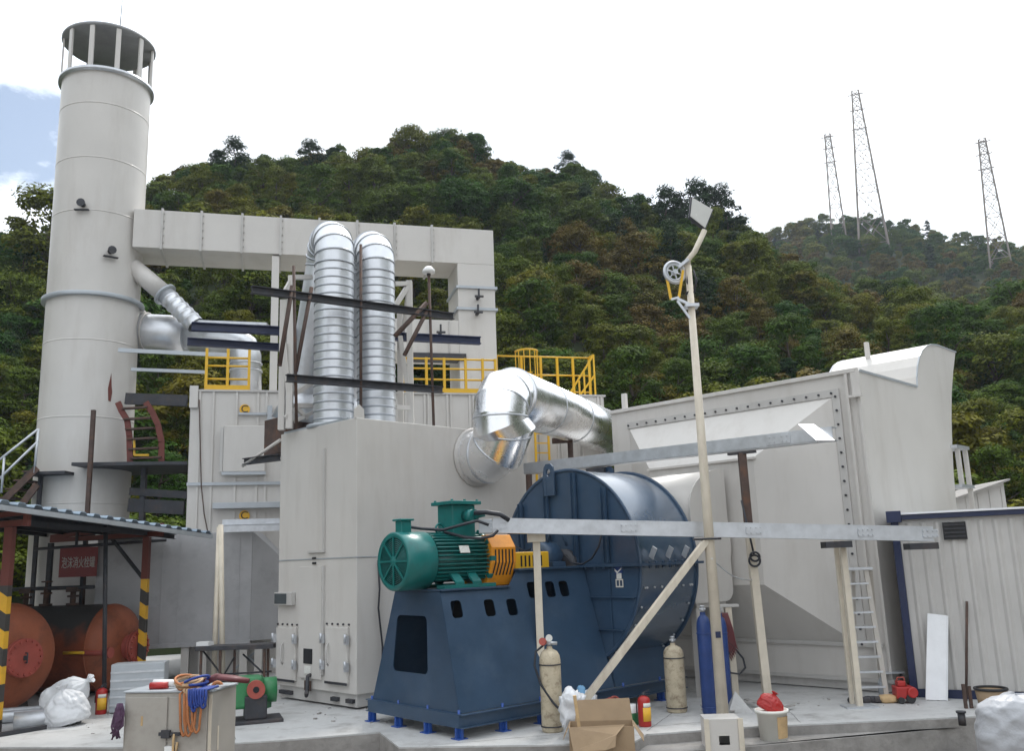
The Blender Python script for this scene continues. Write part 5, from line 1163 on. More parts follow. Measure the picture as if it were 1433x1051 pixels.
# carton near cabin
P = G(1390, 992); t = thing('woven_basket', 'round tan basket with dark rim by the cabin wall', 'basket', P)
MB().lathe(P, Z, [(0, .01), (.22, 0), (.27, .34), (.25, .34), (.2, .05)], 24).build('body', M['card'], t); MB().torus(P+Z*.34, Z, .265, .025, 24).build('rim', M['black'], t)
def cloth(c, d, seed, rot, wrapped=False):
    # a filled sack: wide foot, shoulders drawn into a tied neck with a flared tuft; pleats run up to the neck
    Mx = Matrix.Rotation(rot, 3, 'Y'); c = Vector(c); na, nh = 96, 64; vs = []; fs = []; o3 = Vector((seed*3.7, seed*1.3, 0))
    prof = [(0, -1), (.55, -1), (.86, -.96), (.99, -.8), (1.04, -.45), (1.0, -.05), (.93, .3), (.76, .6), (.46, .82), (.2, .95), (.13, 1.02), (.17, 1.10), (.30, 1.24), (.02, 1.16)]
    if wrapped: prof = [(0, -1), (.7, -1), (.97, -.95), (1.03, -.7), (1.0, -.3), (1.04, 0), (1.0, .35), (.98, .6), (.9, .8), (.7, .94), (.35, 1.0), (0, 1.02)]
    L = len(prof)-1
    for h in range(nh+1):
        t_ = h/nh*L; k = min(int(t_), L-1); w = t_-k; w = w*w*(3-2*w)*.5+w*.5; r0 = prof[k][0]*(1-w)+prof[k+1][0]*w; z0 = prof[k][1]*(1-w)+prof[k+1][1]*w
        for a in range(na):
            th = 2*math.pi*a/na; q = Vector((math.cos(th), math.sin(th), z0))
            n1_ = noise.noise(q*.9+o3); n2_ = noise.noise(q*2.2+o3*2); up_ = max(0, (z0+.35))/1.35
            ple = abs(math.sin(6.5*th+4*n1_+1.2*n2_))
            if wrapped: rr = r0*(1+.10*n1_+.05*n2_-.05*abs(math.sin(8*z0+3.5*n1_+1.5*math.sin(th+seed)))**.6-.03*abs(math.sin(3*th+9*z0+3*n2_)))
            else: rr = r0*(1+.14*n1_+.06*n2_-.16*up_*(1-ple)**2-.05*abs(math.sin(5*z0+2.4*th+4*n2_))**2)
            e = Vector((rr*math.cos(th)*d[0], rr*math.sin(th)*d[1], (z0+.05*n2_*(z0 > -.9)+.10*n1_*up_)*d[2])); vs.append(c+Mx @ e)
    for h in range(nh):
        for a in range(na): b = (a+1) % na; fs.append((h*na+a, h*na+b, (h+1)*na+b, (h+1)*na+a))
    return vs, fs
# bucket with red bag
P = G(1083, 1035, -.17); hb_ = ZAT(P, 993)-P.z; rb_ = .255
t = thing('white_bucket', 'white plastic bucket standing on the concrete ledge', 'bucket', P)
MB().lathe(P, Z, [(0, .01), (rb_*.85, 0), (rb_*.98, hb_*.9), (rb_*1.08, hb_*.9), (rb_*1.1, hb_), (rb_*.98, hb_), (rb_*.9, hb_*.8)], 32).build('body', M['plastic_white'], t)
MB().lathe(P, Z, [(rb_*.875+.004, hb_*.08), (rb_*.965+.004, hb_*.8)], 14, ang=(-1.5, -.2), x=(1, 0, 0)).build('label_panel', M['wood'], t)
MB().lathe(P, Z, [(0, hb_*.93), (rb_*.97, hb_*.93)], 24).build('lid', M['plastic_white'], t)
o = MB().add(*cloth(P+Z*(hb_+.10), (.22, .16, .15), 9, .5)).build('red_bag', M['red'], None, root=P+Z*hb_, shade=True); tag(o, 'crumpled red plastic bag on top of the white bucket', 'bag')
# square pillar box
P = G(1018, 1090, -.6); P.z = -.6; ht = ZAT(P, 1009)
Bx = Fr((P.x, P.y), 92)
t = thing('pillar_box', 'cream square post box with a square hole below the lamp pole', 'box', P)
wd = .28; z0 = ZAT(P, 1037)
MB().plate([(-wd, -.6), (wd, -.6), (wd, ht), (-wd, ht)], [[(-.085, z0-.07), (.085, z0-.07), (.085, z0+.07), (-.085, z0+.07)]], lambda a, b: Bx.p(a, -.0, b), Bx.V*.02).build('front_panel', M['cream'], t)
m = MB(); m.fbox(Bx, -wd, -wd+.02, .021, .5, -.6, ht).fbox(Bx, wd-.02, wd, .021, .5, -.6, ht).fbox(Bx, -wd, wd, .501, .52, -.6, ht).fbox(Bx, -wd, wd, 0.003, .52, ht+.001, ht+.02); m.build('casing', M['cream'], t)
for s_ in (-1, 1): MB().fbox(Bx, s_*wd-.04+s_*-.01, s_*wd+.04-s_*.01, -.03, -.003, -.6, ht+.03).build('corner_angle', M['polepaint'], t)
# cardboard carton with open flaps
P = PY(842, 1030, 14.7); P.z = -.6; Kb = Fr((P.x, P.y), 95); ht = ZAT(P, 1018); w = .5; dp = .55
t = thing('cardboard_carton', 'open brown cardboard carton with raised torn flaps in front', 'carton', P)
m = MB(); m.fbox(Kb, -w, w, 0, .01, -.6, ht).fbox(Kb, -w, -w+.01, .011, dp, -.6, ht).fbox(Kb, w-.01, w, .011, dp, -.6, ht).fbox(Kb, -w, w, dp+.001, dp+.01, -.6, ht); m.build('sides', M['card'], t)
m = MB(); m.prism([Kb.p(-w+.08, dp, ht), Kb.p(w, dp, ht), Kb.p(w-.03, dp+.12, ht+.32), Kb.p(-w+.13, dp+.12, ht+.30)], Kb.V*.008); m.build('back_flap', M['card'], t)
m = MB(); m.prism([Kb.p(-w, -.004, ht), Kb.p(w*.72, -.004, ht+.03), Kb.p(w*.45, -.11, ht-.10), Kb.p(w*.40, -.17, ht-.26), Kb.p(.05, -.2, ht-.30), Kb.p(-w+.06, -.16, ht-.32)], -Kb.V*.008); m.build('front_flap', M['card'], t)
m = MB(); m.prism([Kb.p(w+.002, 0, ht), Kb.p(w+.002, dp, ht), Kb.p(w+.16, dp-.05, ht-.22), Kb.p(w+.14, .05, ht-.24)], Z*.008); m.build('side_flap', M['card'], t)
m = MB(); m.prism([Kb.p(-w-.002, 0, ht), Kb.p(-w-.002, dp, ht), Kb.p(-w-.10, dp-.05, ht-.2), Kb.p(-w-.10, .05, ht-.2)], Z*.008); m.build('side_flap', M['card'], t)
q0 = Kb.p(-w+.17, .1, ht-.15); o = MB().bar(q0, PL(804, 974, q0, 95), .07, .05).build('timber_stick', M['wood'], None, root=q0); tag(o, 'pale timber batten standing upright in the carton', 'batten')
q = PL(801, 993, Kb.p(0, 1.0), 95); q.z = max(q.z, .2)
o = MB().add(*blob(q, (.2, .2, .28), 5, 4, .35, 2.6)).build('plastic_bag', M['sack'], None, root=q, shade=True); tag(o, 'translucent white bag slumped beside the cardboard carton', 'bag')
q = PL(821, 980, G(820, 1003), 95)
o = MB().add(*blob(q, (.16, .14, .16), 8, 4, .35, 2.6)).build('white_cloth', M['white_sheet'], None, root=q, shade=True); tag(o, 'white cloth bundled round the foot of the diagonal brace', 'cloth')
q2 = q+VV(-.1, -.08, .17); o = MB().add(*blob(q2, (.07, .06, .10), 2, 3, .3, 3)).add(*blob(q+VV(.05, -.17, -.07), (.16, .04, .05), 6, 3, .3, 3)).build('blue_film', M['blue_plastic'], None, root=q2, shade=True); tag(o, 'light blue plastic film tied on the brace foot', 'plastic film')
P = G(858, 1002); m = MB()
for k in range(4): m.torus(P+VV(-.15+.07*k, .02*k, .16+.02*k), VV(.4, -1, .5), .11, .02, 18, 6)
tag(m.build('red_hose_coil', M['flange_red'], None, root=P), 'coiled red hose lying behind the cardboard carton', 'hose')
P = G(884, 1014); t = thing('paint_tin', 'green and white tin beside the right fire extinguisher', 'tin', P)
MB().lathe(P, Z, [(0, 0), (.13, 0), (.13, .20)], 24).build('body', M['pump_green'], t); MB().lathe(P, Z, [(.131, .20), (.131, .33), (0, .33)], 24).build('top', M['white'], t)
# brush-cut scraps of pallets
P = G(1060, 996); m = MB()
for k in range(5): q = P+VV(rnd.uniform(-.6, .5), rnd.uniform(-.3, .4), .03+.02*k); a_ = rnd.uniform(0, 3); m.bar(q, q+VV(math.cos(a_)*.5, math.sin(a_)*.5, .0), .09, .02)
tag(m.build('wood_scraps', M['concrete_rough'], None, root=P), 'flat board scraps lying beside the leaning post', 'scraps')
q = G(1346, 1007); o = MB().cyl(q-Z*.1, q+Z*.10, .06, n=16).cyl(q+Z*.10, q+Z*.13, .08, n=16).build('anchor_bolt', M['dark_steel'], None, root=q); tag(o, 'dark capped pipe stub at the end of the concrete step', 'pipe stub')
P = G(1030, 998)
o = MB().add([P+VV(a_, b_, c_) for a_, b_, c_ in ((-.16, -.1, .0), (.3, -.1, 0), (.3, .2, 0), (-.16, .2, 0), (.02, .03, .38))], [(0, 1, 4), (1, 2, 4), (2, 3, 4), (3, 0, 4), (3, 2, 1, 0)]).build('concrete_foot', M['concrete'], None, root=P); tag(o, 'pale concrete lump at the foot of the lamp pole', 'concrete lump')
# ---- left foreground
def sack(label, c, d, seed, rot, grp=None, mt='sack', wrapped=False):
    c = Vector(c); o = MB().add(*cloth(c, d, seed, rot, wrapped)).build('woven_sack', M[mt], None, root=(c.x, c.y, c.z-d[2]), shade=True); tag(o, label, 'sack', grp)
P = G(78, 1019); P.y += .3
sack('white woven sack lying lowest beside the steel pipes', P+Z*.33+VV(.02, 0, 0), (.44, .36, .34), 1, -.25)
q = PL(96, 966, P+VV(0, .35, 0), 90); sack('white woven sack leaning on top of the lower sack', q+VV(-.05, .1, -.12), (.36, .34, .46), 2, .95)
P = G(1425, 1110, -.6); P.z = -.6; hh = ZAT(P, 975)
sack('bulky white wrapped sack at the bottom right corner', VV(P.x+.2, P.y+.1, (hh-.6)/2), (.62, .5, (hh+.6)/2), 6, .0, mt='wrap', wrapped=True)
for k, (px, py, lab, r) in enumerate(((18, 1014, 'open-ended grey steel pipe lying in front of the tanks', .16), (-8, 1003, 'grey steel pipe lying furthest back by the tank', .13), (20, 1004, 'grey steel pipe between the two other lying pipes', .12))):
    q = G(px, py+8); q.z = r; a_ = math.radians(72 if k else 60); d_ = VV(math.sin(a_), math.cos(a_), 0)
    p0, p1 = (q, q-d_*3) if k == 0 else (q-d_*3, q+d_*1.0)
    nd_ = (p1-p0).normalized(); Lp = (p1-p0).length
    if k == 0: p0, p1, nd_ = q-d_*-.0, q+d_*1.2-VV(0, 0, 0), d_
    Lp = (p1-p0).length
    o = MB().lathe(p0, nd_, [(r, 0), (r, Lp), (r-.015, Lp), (r-.015, 0)], 24, True).build('steel_pipe', M['galv'], None, root=VV(p0.x, p0.y, 0)); tag(o, lab, 'pipe', 'steel pipes lying on the slab')
q0 = G(-30, 1037); q1 = G(64, 1021); o = MB().bar(q0+Z*.04, q1+Z*.04, .08, .08).build('steel_bar', M['dark_steel'], None, root=q0); tag(o, 'dark flat bar on the slab below the white sacks', 'bar')
# ribbed pale panel box
P = G(152, 1000); Q = Fr((P.x, P.y), 80); w = Q.onu(229, 960)[0]; hh = ZAT(P, 931)
t = thing('panel_stack', 'pale grey crate of stacked ribbed panels behind the control cabinet', 'crate', Q.p(w/2, .3))
MB().fbox(Q, 0, w, 0, .5, .02, hh).build('body', M['trim'], t, .01)
m = MB()
for k in range(1, 6): m.fbox(Q, 0, w, -.02, -.001, hh*k/6-.02, hh*k/6+.02)
m.build('rib', M['galv'], t)
# control cabinet
P = PY(174, 1000, 12.6); P.z = -.6; Q = Fr((P.x, P.y), 99); ht = ZAT(P, 971); w = Q.onu(296, 1000)[0]
q = PL(330, 1000, Q.p(w, 0), 9); dp = Q.inv(q)[1]
t = thing('control_cabinet', 'beige steel control cabinet with a double door in the foreground', 'cabinet', Q.p(w/2, dp/2, -.6))
MB().fbox(Q, 0, w, 0, dp, -.6, ht).build('body', M['bluetop'], t, .01)
MB().fbox(Q, -.02, w+.02, -.02, dp+.02, ht+.002, ht+.03).build('top', M['trim'], t, .008)
xm = Q.onu(236, 1000)[0]
for a_, b_ in ((.03, xm-.012), (xm+.012, w-.05)): MB().fbox(Q, a_, b_, -.022, -.002, -.5, ht-.05).build('door', M['bluetop'], t, .008)
hz = ZAT(Q.p(xm, 0), 1027)
m = MB().fbox(Q, xm-.1, xm+.2, -.06, -.03, hz-.02, hz+.02).fbox(Q, xm-.06, xm+.06, -.07, -.03, hz-.05, hz+.05); m.build('hasp', M['dark_steel'], t)
MB().tube([Q.p(xm+.12, -.05, hz), Q.p(xm+.12, -.07, hz-.08), Q.p(xm+.12, -.07, hz-.22), Q.p(xm+.16, -.07, hz-.24), Q.p(xm+.17, -.06, hz-.1)], .018, 6).build('padlock', M['wood'], t)
MB().fbox(Q, xm-.0, xm+.11, -.075, -.03, hz-.33, hz-.15).build('lock_plate', M['white'], t)
MB().fbox(Q, w-.035, w+.006, -.012, -.0, -.55, ht-.03).build('edge_trim', M['polepaint'], t)
MB().fbox(Q, xm-.38, xm-.35, -.026, -.023, hz+.1, hz+.22).build('paint_chip', M['wood'], t); MB().fbox(Q, w+.002, w+.004, .25*dp, .25*dp+.04, ht-.75, ht-.45).build('paint_chip', M['polepaint'], t)
# things on it
q = Q.p(Q.onu(214, 968)[0], .15, ht+.03)
o = MB().cyl(q+VV(-.12, 0, .045), q+VV(.12, 0, .045), .045, n=16).build('label_roll', M['red'], None, root=q); tag(o, 'small red roll lying on the control cabinet', 'roll')
o = MB().cyl(q+VV(-.1, .06, .07), q+VV(.22, .06, .06), .05, n=16).build('paper_roll', M['white'], None, root=q); tag(o, 'white paper roll behind the small red roll', 'roll')
def loops(name, label, cat, mt, px0, px1, topy, boty, n, rr, yo=-.1, seed=0):
    m = MB(); rr_ = random.Random(seed); 
    for k in range(n):
        a_ = px0+(px1-px0)*(k+.0)/max(1, n); wd_ = (px1-px0)/n*rr_.uniform(.8, 1.6)+4; b_ = boty-rr_.uniform(0, 14); y_ = yo-.012*k
        P = []
        for i in range(15):
            s_ = i/14; x_ = a_+wd_*(.5-.5*math.cos(math.pi*s_)); dip = math.sin(math.pi*s_)**.55; P.append(PL(x_+rr_.uniform(-.5, .5), topy+(b_-topy)*dip, Q.p(0, y_), 99))
        P = [Q.p(Q.inv(P[0])[0], .15, ht+.05)]+P+[Q.p(Q.inv(P[-1])[0], .12, ht+.06)]
        m.tube(P, rr, 6)
    c_ = PL((px0+px1)/2, topy-4, Q.p(0, .08), 99); c_.z = max(c_.z, ht+.06)
    for k in range(4): m.torus(VV(c_.x, c_.y, ht+.05+.03*k), VV(rr_.uniform(-.4, .4), rr_.uniform(-.3, .3), 1), .11+.02*k, rr, 18, 6)
    o = m.build(name, M[mt], None, root=c_); tag(o, label, cat)
loops('orange_cord', 'long loops of orange-brown cord hanging down the control cabinet', 'cord', 'rope_orange', 252, 274, 972, 1038, 4, .017, -.1, 3)
loops('rope_coil', 'coiled blue cord hung over the cabinet edge above the orange loops', 'cord', 'rope_blue', 264, 284, 966, 1000, 6, .017, -.14, 5)
loops('tan_rope', 'pale tan rope heap on the corner of the control cabinet', 'rope', 'rope_tan', 258, 270, 966, 984, 3, .02, -.09, 8)
q = Q.p(w-.05, .3, ht+.05); m = MB()
for k in range(3): m.tube([q+VV(-.2, -.05, .02+.02*k), q+VV(-.05, .0, .10+.01*k), q+VV(.15, .08*k, .07), q+VV(.36, .1, .03)], .035, 8)
tag(m.build('red_strap', M['hose_red'], None, root=q), 'dark red strap lying over the right top of the control cabinet', 'strap')
q = PL(304, 962, Q.p(0, .5), 99); m = MB().torus(q+Z*.0, VV(.3, -1, 0), .06, .025, 16); tag(m.build('tape_ring', M['rope_orange'], None, root=q), 'orange tape ring propped behind the red strap', 'tape')
m = MB()
g = lambda px, py, dy=-.1: PL(px, py, Q.p(-.12, dy), 99)
rr_ = random.Random(2)
for k in range(12):
    x_ = 158+rr_.uniform(0, 14); m.tube([g(168+rr_.uniform(-3, 3), 985), g(x_+2, 1000+rr_.uniform(-4, 4)), g(x_-2+rr_.uniform(-3, 4), 1015+rr_.uniform(-3, 3)), g(150+rr_.uniform(0, 18), 1033+rr_.uniform(-6, 4))], .012, 5)
m.add(*blob(g(167, 1001), (.05, .05, .13), 4, 3, .3, 3)); tag(m.build('net_bag', M['rope_purple'], None, root=g(166, 1000)), 'dark purple net bag hanging on the left side of the cabinet', 'net bag')
# green pump
P = G(344, 1016); P.y += .3
t = thing('green_pump', 'green pump with round red flange standing behind the cabinet', 'pump', P)
Pp = Fr((P.x, P.y), 70)
zc_ = .62
MB().fbox(Pp, -.38, .22, -.05, .5, .26, .84).build('housing', M['pump_green'], t, .06)
MB().prism([Pp.p(.22, .1, .8), Pp.p(.22, .5, .8), Pp.p(.42, .4, .6), Pp.p(.42, .4, .2), Pp.p(.22, .1, .2)], VV(0, 0.02, .02)).cyl(Pp.p(.2, .3, .55), Pp.p(.5, .3, .55), .24, n=20).build('volute', M['pump_green'], t)
MB().cyl(Pp.p(.08, -.06, zc_), Pp.p(.08, -.18, zc_), .17, n=28).build('flange', M['flange_red'], t); MB().cyl(Pp.p(.08, -.181, zc_), Pp.p(.08, -.19, zc_), .06, n=18).build('bore', M['ink'], t)
MB().fbox(Pp, -.12, .3, -.12, .3, .06, .5).build('bracket', M['dark_steel'], t, .03); MB().fbox(Pp, -.45, .6, -.25, .55, 0, .06).build('base', M['dark_steel'], t, .01)
# steel work table with cross struts
Yt = 21.6; a = PY(278, 905, Yt); b = PY(386, 906, Yt)
t = thing('steel_trestle', 'dark steel trestle table with thin rusty legs beside the booth', 'trestle', (a.x, a.y, 0))
zt_ = (a.z+b.z)/2
m = MB().bar(up(a, zt_), up(b, zt_), .5, .10); m.build('top', M['dark_steel'], t, .01)
for px, dy in ((281, 0), (308, .0), (328, .3), (370, 0), (375, .35)):
    q = PY(px, 930, Yt+dy-.15); MB().bar(up(q, 0), up(q, zt_-.05), .05, .05).build('leg', M['rust'], t)
m = MB()
for p0, p1 in (((283, 910), (313, 948)), ((340, 916), (372, 946)), ((300, 945), (380, 940)), ((285, 955), (382, 952)), ((313, 946), (328, 920))): m.cyl(PY(*p0, Yt+.1), PY(*p1, Yt+.1), .022, n=6)
m.build('strut', M['dark_steel'], t)
q = up(PY(284, 900, Yt), zt_+.05); o = MB().prism([q+VV(-.12, -.1, 0), q+VV(.16, -.1, 0), q+VV(.22, .1, .0), q+VV(-.1, .1, 0)], Z*.09).build('white_tray', M['white'], None, root=q); tag(o, 'small white tray on the end of the steel trestle', 'tray')
for k, (x0, y0, x1, y1, lab) in enumerate(((299, 962, 307, 738, 'left one of two tall cream poles leaning together by the trestle'), (313, 962, 309, 735, 'right one of two tall cream poles leaning together by the trestle'))):
    Yp = 20.6; p0 = PY(x0, y0, Yp); p0 = G(x0-1, 978); p1 = PY(x1, y1, p0.y+.5)
    rod('leaning_pole', lab, p0, p1, .125, 'polepaint', 'pole', grp='tall cream poles by the trestle')
# ================================================================== GROUND
gnd = MB().add([(-380, -200, -.6), (380, -200, -.6), (380, 400, -.6), (-380, 400, -.6)], [(0, 1, 2, 3)]).build('ground', M['earth']); tag(gnd, kind='structure')
edge = [G(-260, 1046), G(169, 1046), G(333, 1040), G(385, 1037), G(531, 1025), G(558, 1046), G(760, 1043), G(884, 1041), G(905, 1028), G(1043, 1018), G(1342, 1004), G(1500, 996)]
poly = [VV(-45, edge[0].y+.5, 0)]+edge+[VV(40, edge[-1].y-.3, 0), VV(40, 44, 0), VV(-45, 44, 0)]
o = MB().prism([p-Z*.59 for p in poly], Z*.59).build('slab', M['concrete'], None, 0); tag(o, kind='structure')
le = [G(884, 1056, -.17), G(962, 1052, -.17), G(1047, 1046, -.17), G(1300, 1023, -.17), G(1380, 1012, -.17), G(1500, 1003, -.17)]
bk_ = [p+VV(0, 1.6, 0) for p in le]
poly2 = [VV(p.x, p.y, -.17) for p in le]+[VV(e.x, e.y+.02, -.17) for e in (edge[11], edge[10], edge[9], edge[8])]
poly2 = le+[VV(edge[11].x, edge[11].y-.004, -.17), VV(edge[10].x, edge[10].y-.004, -.17), VV(edge[9].x, edge[9].y-.004, -.17), VV(edge[8].x+.0, edge[8].y-.004, -.17)]
o = MB().prism([p-Z*.42 for p in poly2], Z*.42).build('lower_step', M['concrete_rough'], None); tag(o, kind='structure')
# facing strips that make the slab edge read as weathered concrete, 3 mm proud
m = MB()
for a, b in zip(edge[:-1], edge[1:]):
    dd = (b-a).normalized(); nn = VV(dd.y, -dd.x, 0); m.prism([a+nn*.004-Z*.58, b+nn*.004-Z*.58, b+nn*.004-Z*.025, a+nn*.004-Z*.025], -nn*.002)
o = m.build('slab_edge', M['concrete_rough'], None); tag(o, kind='structure')
joint = mat('slab_joint', (.16, .155, .15), .9, var=.3)
for a_, b_ in ((G(330, 1036), G(300, 965)), (G(905, 1024), G(960, 985)), (G(600, 1044), G(1000, 1010)), (G(1120, 1012), G(1080, 972)), (G(20, 1030), G(330, 1005))):
    dd = (b_-a_).normalized(); L0 = (b_-a_).length; nn = VV(-dd.y, dd.x, 0); m = MB(); n_ = 24
    P = [a_+dd*(L0*k/n_)+nn*(noise.noise(VV(k*.5, a_.x, 0))*.02) for k in range(n_+1)]
    for k in range(n_): m.add([P[k]-nn*.006+Z*.004, P[k+1]-nn*.006+Z*.004, P[k+1]+nn*.006+Z*.004, P[k]+nn*.006+Z*.004], [(0, 1, 2, 3)])
    tag(m.build('floor_joint', joint), kind='structure')
rg = random.Random(11); m = MB()
for k in range(420):
    px, py = rg.uniform(0, 1433), rg.uniform(975, 1040); q = G(px, py)
    if q.y > 21 or q.y < edge[0].y+.3: continue
    s_ = rg.uniform(.006, .028)*(1 if rg.random() < .9 else 1.8); a0 = rg.uniform(0, 6.3); ax = (VV(math.cos(a0), math.sin(a0), 0), VV(-math.sin(a0), math.cos(a0), 0), Z)
    m.box(q+Z*s_*.3, (s_*rg.uniform(1, 3), s_, s_*.6), ax)
tag(m.build('grit', M['concrete_rough']), 'scattered grit and crumbs of rubble lying on the slab', 'grit', None, 'stuff')
# ================================================================== HILL
def azel(px, py):
    d = ray(px, py); return math.degrees(math.atan2(d.x, d.y)), math.atan2(d.z, math.hypot(d.x, d.y))
near_px = [(-500, 330, 100), (-200, 314, 100), (0, 312, 100), (75, 306, 100), (150, 266, 98), (200, 246, 96), (250, 224, 95), (310, 202, 95), (340, 198, 95), (440, 200, 97), (500, 202, 98), (560, 178, 98), (640, 180, 98), (690, 208, 98), (740, 208, 98), (800, 206, 98), (830, 238, 98), (870, 254, 98), (900, 272, 98), (940, 290, 98), (1000, 298, 100), (1040, 314, 102), (1065, 334, 104), (1110, 350, 106), (1150, 384, 106), (1200, 396, 106), (1260, 384, 108), (1320, 408, 110), (1380, 400, 112), (1433, 388, 112), (1700, 372, 112), (2200, 360, 112)]
far_px = [(700, 500), (900, 420), (1000, 350), (1065, 326), (1120, 310), (1180, 302), (1240, 304), (1290, 314), (1330, 324), (1433, 334), (1700, 350), (2200, 380)]
NA = [(azel(a, b)[0], azel(a, b)[1], r) for a, b, r in near_px]; FA = [azel(a, b) for a, b in far_px]
def interp(T, a, k=1):
    if a <= T[0][0]: return T[0][k]
    for p, q in zip(T[:-1], T[1:]):
        if a <= q[0]: s = (a-p[0])/(q[0]-p[0]); return p[k]+(q[k]-p[k])*s
    return T[-1][k]
NA += [(62, .46, 95), (80, .58, 85), (140, .58, 85)]; NA = [(-140, .52, 85), (-80, .52, 85), (-58, .42, 95)]+NA  # unseen side slopes, added and raised to cut off low sky light
NA = [q_ for q_ in NA if not (q_[2] in (100, 112) and (q_[0] < -50 or q_[0] > 55))]
D0 = 37.0
def hz_near(az, d):
    dr = interp(NA, az, 2); zr = H+dr*math.tan(interp(NA, az))-3.6
    if d <= D0: return -.3
    if d <= dr: t = (d-D0)/(dr-D0); return zr*t**.96
    return max(-.3, zr-(d-dr)*.30-((d-dr)/40)**2*4)
FD = 250.0
def hz_far(az, d):
    if az < FA[0][0]: return -1
    zr = H+FD*math.tan(interp(FA, az))-3.5
    if d < 120: return -1
    if d <= FD: return zr*((d-120)/(FD-120))**.9
    return zr-(d-FD)*.3
def hz(x, y):
    d = math.hypot(x, y); az = math.degrees(math.atan2(x, y))
    z = max(hz_near(az, d), hz_far(az, d))
    k = min(1, max(0, (d-D0)/25)); return z+k*(1.6*noise.noise(VV(x*.06, y*.06, 1))+.8*noise.noise(VV(x*.15, y*.15, 5)))
vs = []; azs = [-110+2*i for i in range(25)]+[-60+1.25*i for i in range(96)]+[60+2*i for i in range(36)]; ds = [35.0+3*i for i in range(26)]+[113+6*i for i in range(40)]
for a in azs:
    for d in ds: x, y = d*math.sin(math.radians(a)), d*math.cos(math.radians(a)); vs.append((x, y, hz(x, y)))
nd_ = len(ds); fs = [(i*nd_+j, (i+1)*nd_+j, (i+1)*nd_+j+1, i*nd_+j+1) for i in range(len(azs)-1) for j in range(nd_-1)]
o = MB().add(vs, fs, True).build('hill', M['hill']); tag(o, kind='structure')
# ------------------------------------------------------------------ tree shapes (unit: metres)
def crown_mesh(name, seed, rx, hz0, hz1, nclump, cards, size, kind='round'):
    r = random.Random(seed); vs = []; fs = []
    cl = []
    for k in range(nclump):
        a = r.uniform(0, 2*math.pi)
        if kind == 'pine':
            s_ = (k+.5)/nclump; z = hz0+(hz1-hz0)*s_; rad = rx*(1-s_)**.6*r.uniform(.15, 1.05); cl.append((VV(rad*math.cos(a), rad*math.sin(a), z+r.uniform(-.2, .2)), rx*.34*r.uniform(.6, 1.25), .42))
        else:
            s_ = r.random()**.8; z = hz0+(hz1-hz0)*s_; w = math.sin(math.pi*min(1, .18+.78*s_))**.6; rad = rx*w*math.sqrt(r.uniform(.15, 1)); cl.append((VV(rad*math.cos(a), rad*math.sin(a), z), rx*.36*r.uniform(.6, 1.3), .72))
    for c, cr, fl in cl:
        for q in range(cards):
            d = VV(r.gauss(0, 1), r.gauss(0, 1), r.gauss(0, 1)).normalized(); d2 = VV(d.x, d.y, abs(d.z)*1.0 if r.random() < .75 else d.z)
            p = c+VV(d2.x*cr, d2.y*cr, d2.z*cr*fl)*r.uniform(.62, 1.08)
            nrm = (d2*1.0+VV(0, 0, .7)+VV(r.gauss(0, .34), r.gauss(0, .34), r.gauss(0, .34))).normalized(); x = nrm.orthogonal().normalized(); an = r.uniform(0, 6.28); y = nrm.cross(x); x, y = x*math.cos(an)+y*math.sin(an), y*math.cos(an)-x*math.sin(an)
            s = size*r.uniform(.6, 1.35); o_ = len(vs)
            if kind == 'pine': vs += [p-x*s*1.3, p-y*s*.35, p+x*s*1.3, p+y*s*.35]
            else: vs += [p-x*s, p-y*s*.62, p+x*s, p+y*s*.62]
            fs.append((o_, o_+1, o_+2, o_+3))
    me = bpy.data.meshes.new(name); me.from_pydata([tuple(v) for v in vs], [], fs); me.update(); return me
def trunk_mesh(name, seed, h, r0, limbs, spread):
    r = random.Random(seed); m = MB(); P = [VV(0, 0, -.5)]+[VV(r.uniform(-.1, .1)*k, r.uniform(-.1, .1)*k, h*k/4) for k in range(1, 5)]
    m.tube(P, [r0, r0*.85, r0*.65, r0*.45, r0*.15], 7)
    for k in range(limbs):
        a = r.uniform(0, 6.28); z = h*r.uniform(.3, .8); q = VV(0, 0, z); L = spread*r.uniform(.5, .9); m.tube([q, q+VV(math.cos(a)*L*.5, math.sin(a)*L*.5, L*.25), q+VV(math.cos(a)*L, math.sin(a)*L, L*.6)], [r0*.4, r0*.28, r0*.08], 5)
    me = bpy.data.meshes.new(name); me.from_pydata(m.v, [], m.f); me.polygons.foreach_set('use_smooth', m.s); me.materials.append(M['bark']); me.update(); return me
KIND = []
for nm, seed, rx, h0, h1, nc, cards, sz, kd, mt_ in (('broad', 1, 2.0, .7, 4.6, 52, 190, .086, 'round', 'leaf'), ('broad', 2, 2.3, .6, 4.0, 56, 190, .09, 'round', 'leaf'), ('broad', 3, 1.7, .8, 5.2, 48, 190, .082, 'round', 'leaf'), ('brown', 4, 1.8, .6, 4.0, 46, 160, .082, 'round', 'leaf_brown'), ('pine', 5, 2.1, 1.0, 6.0, 44, 90, .12, 'pine', 'needle'), ('pine', 6, 1.7, .8, 5.0, 38, 90, .115, 'pine', 'needle')):
    cm = crown_mesh(nm+'_crown', seed, rx, h0, h1, nc, cards, sz, kd); cm.materials.append(M[mt_])
    KIND.append((cm, trunk_mesh(nm+'_trunk', seed+20, h1*.85, .16, 0 if kd == 'pine' else 6, rx)))
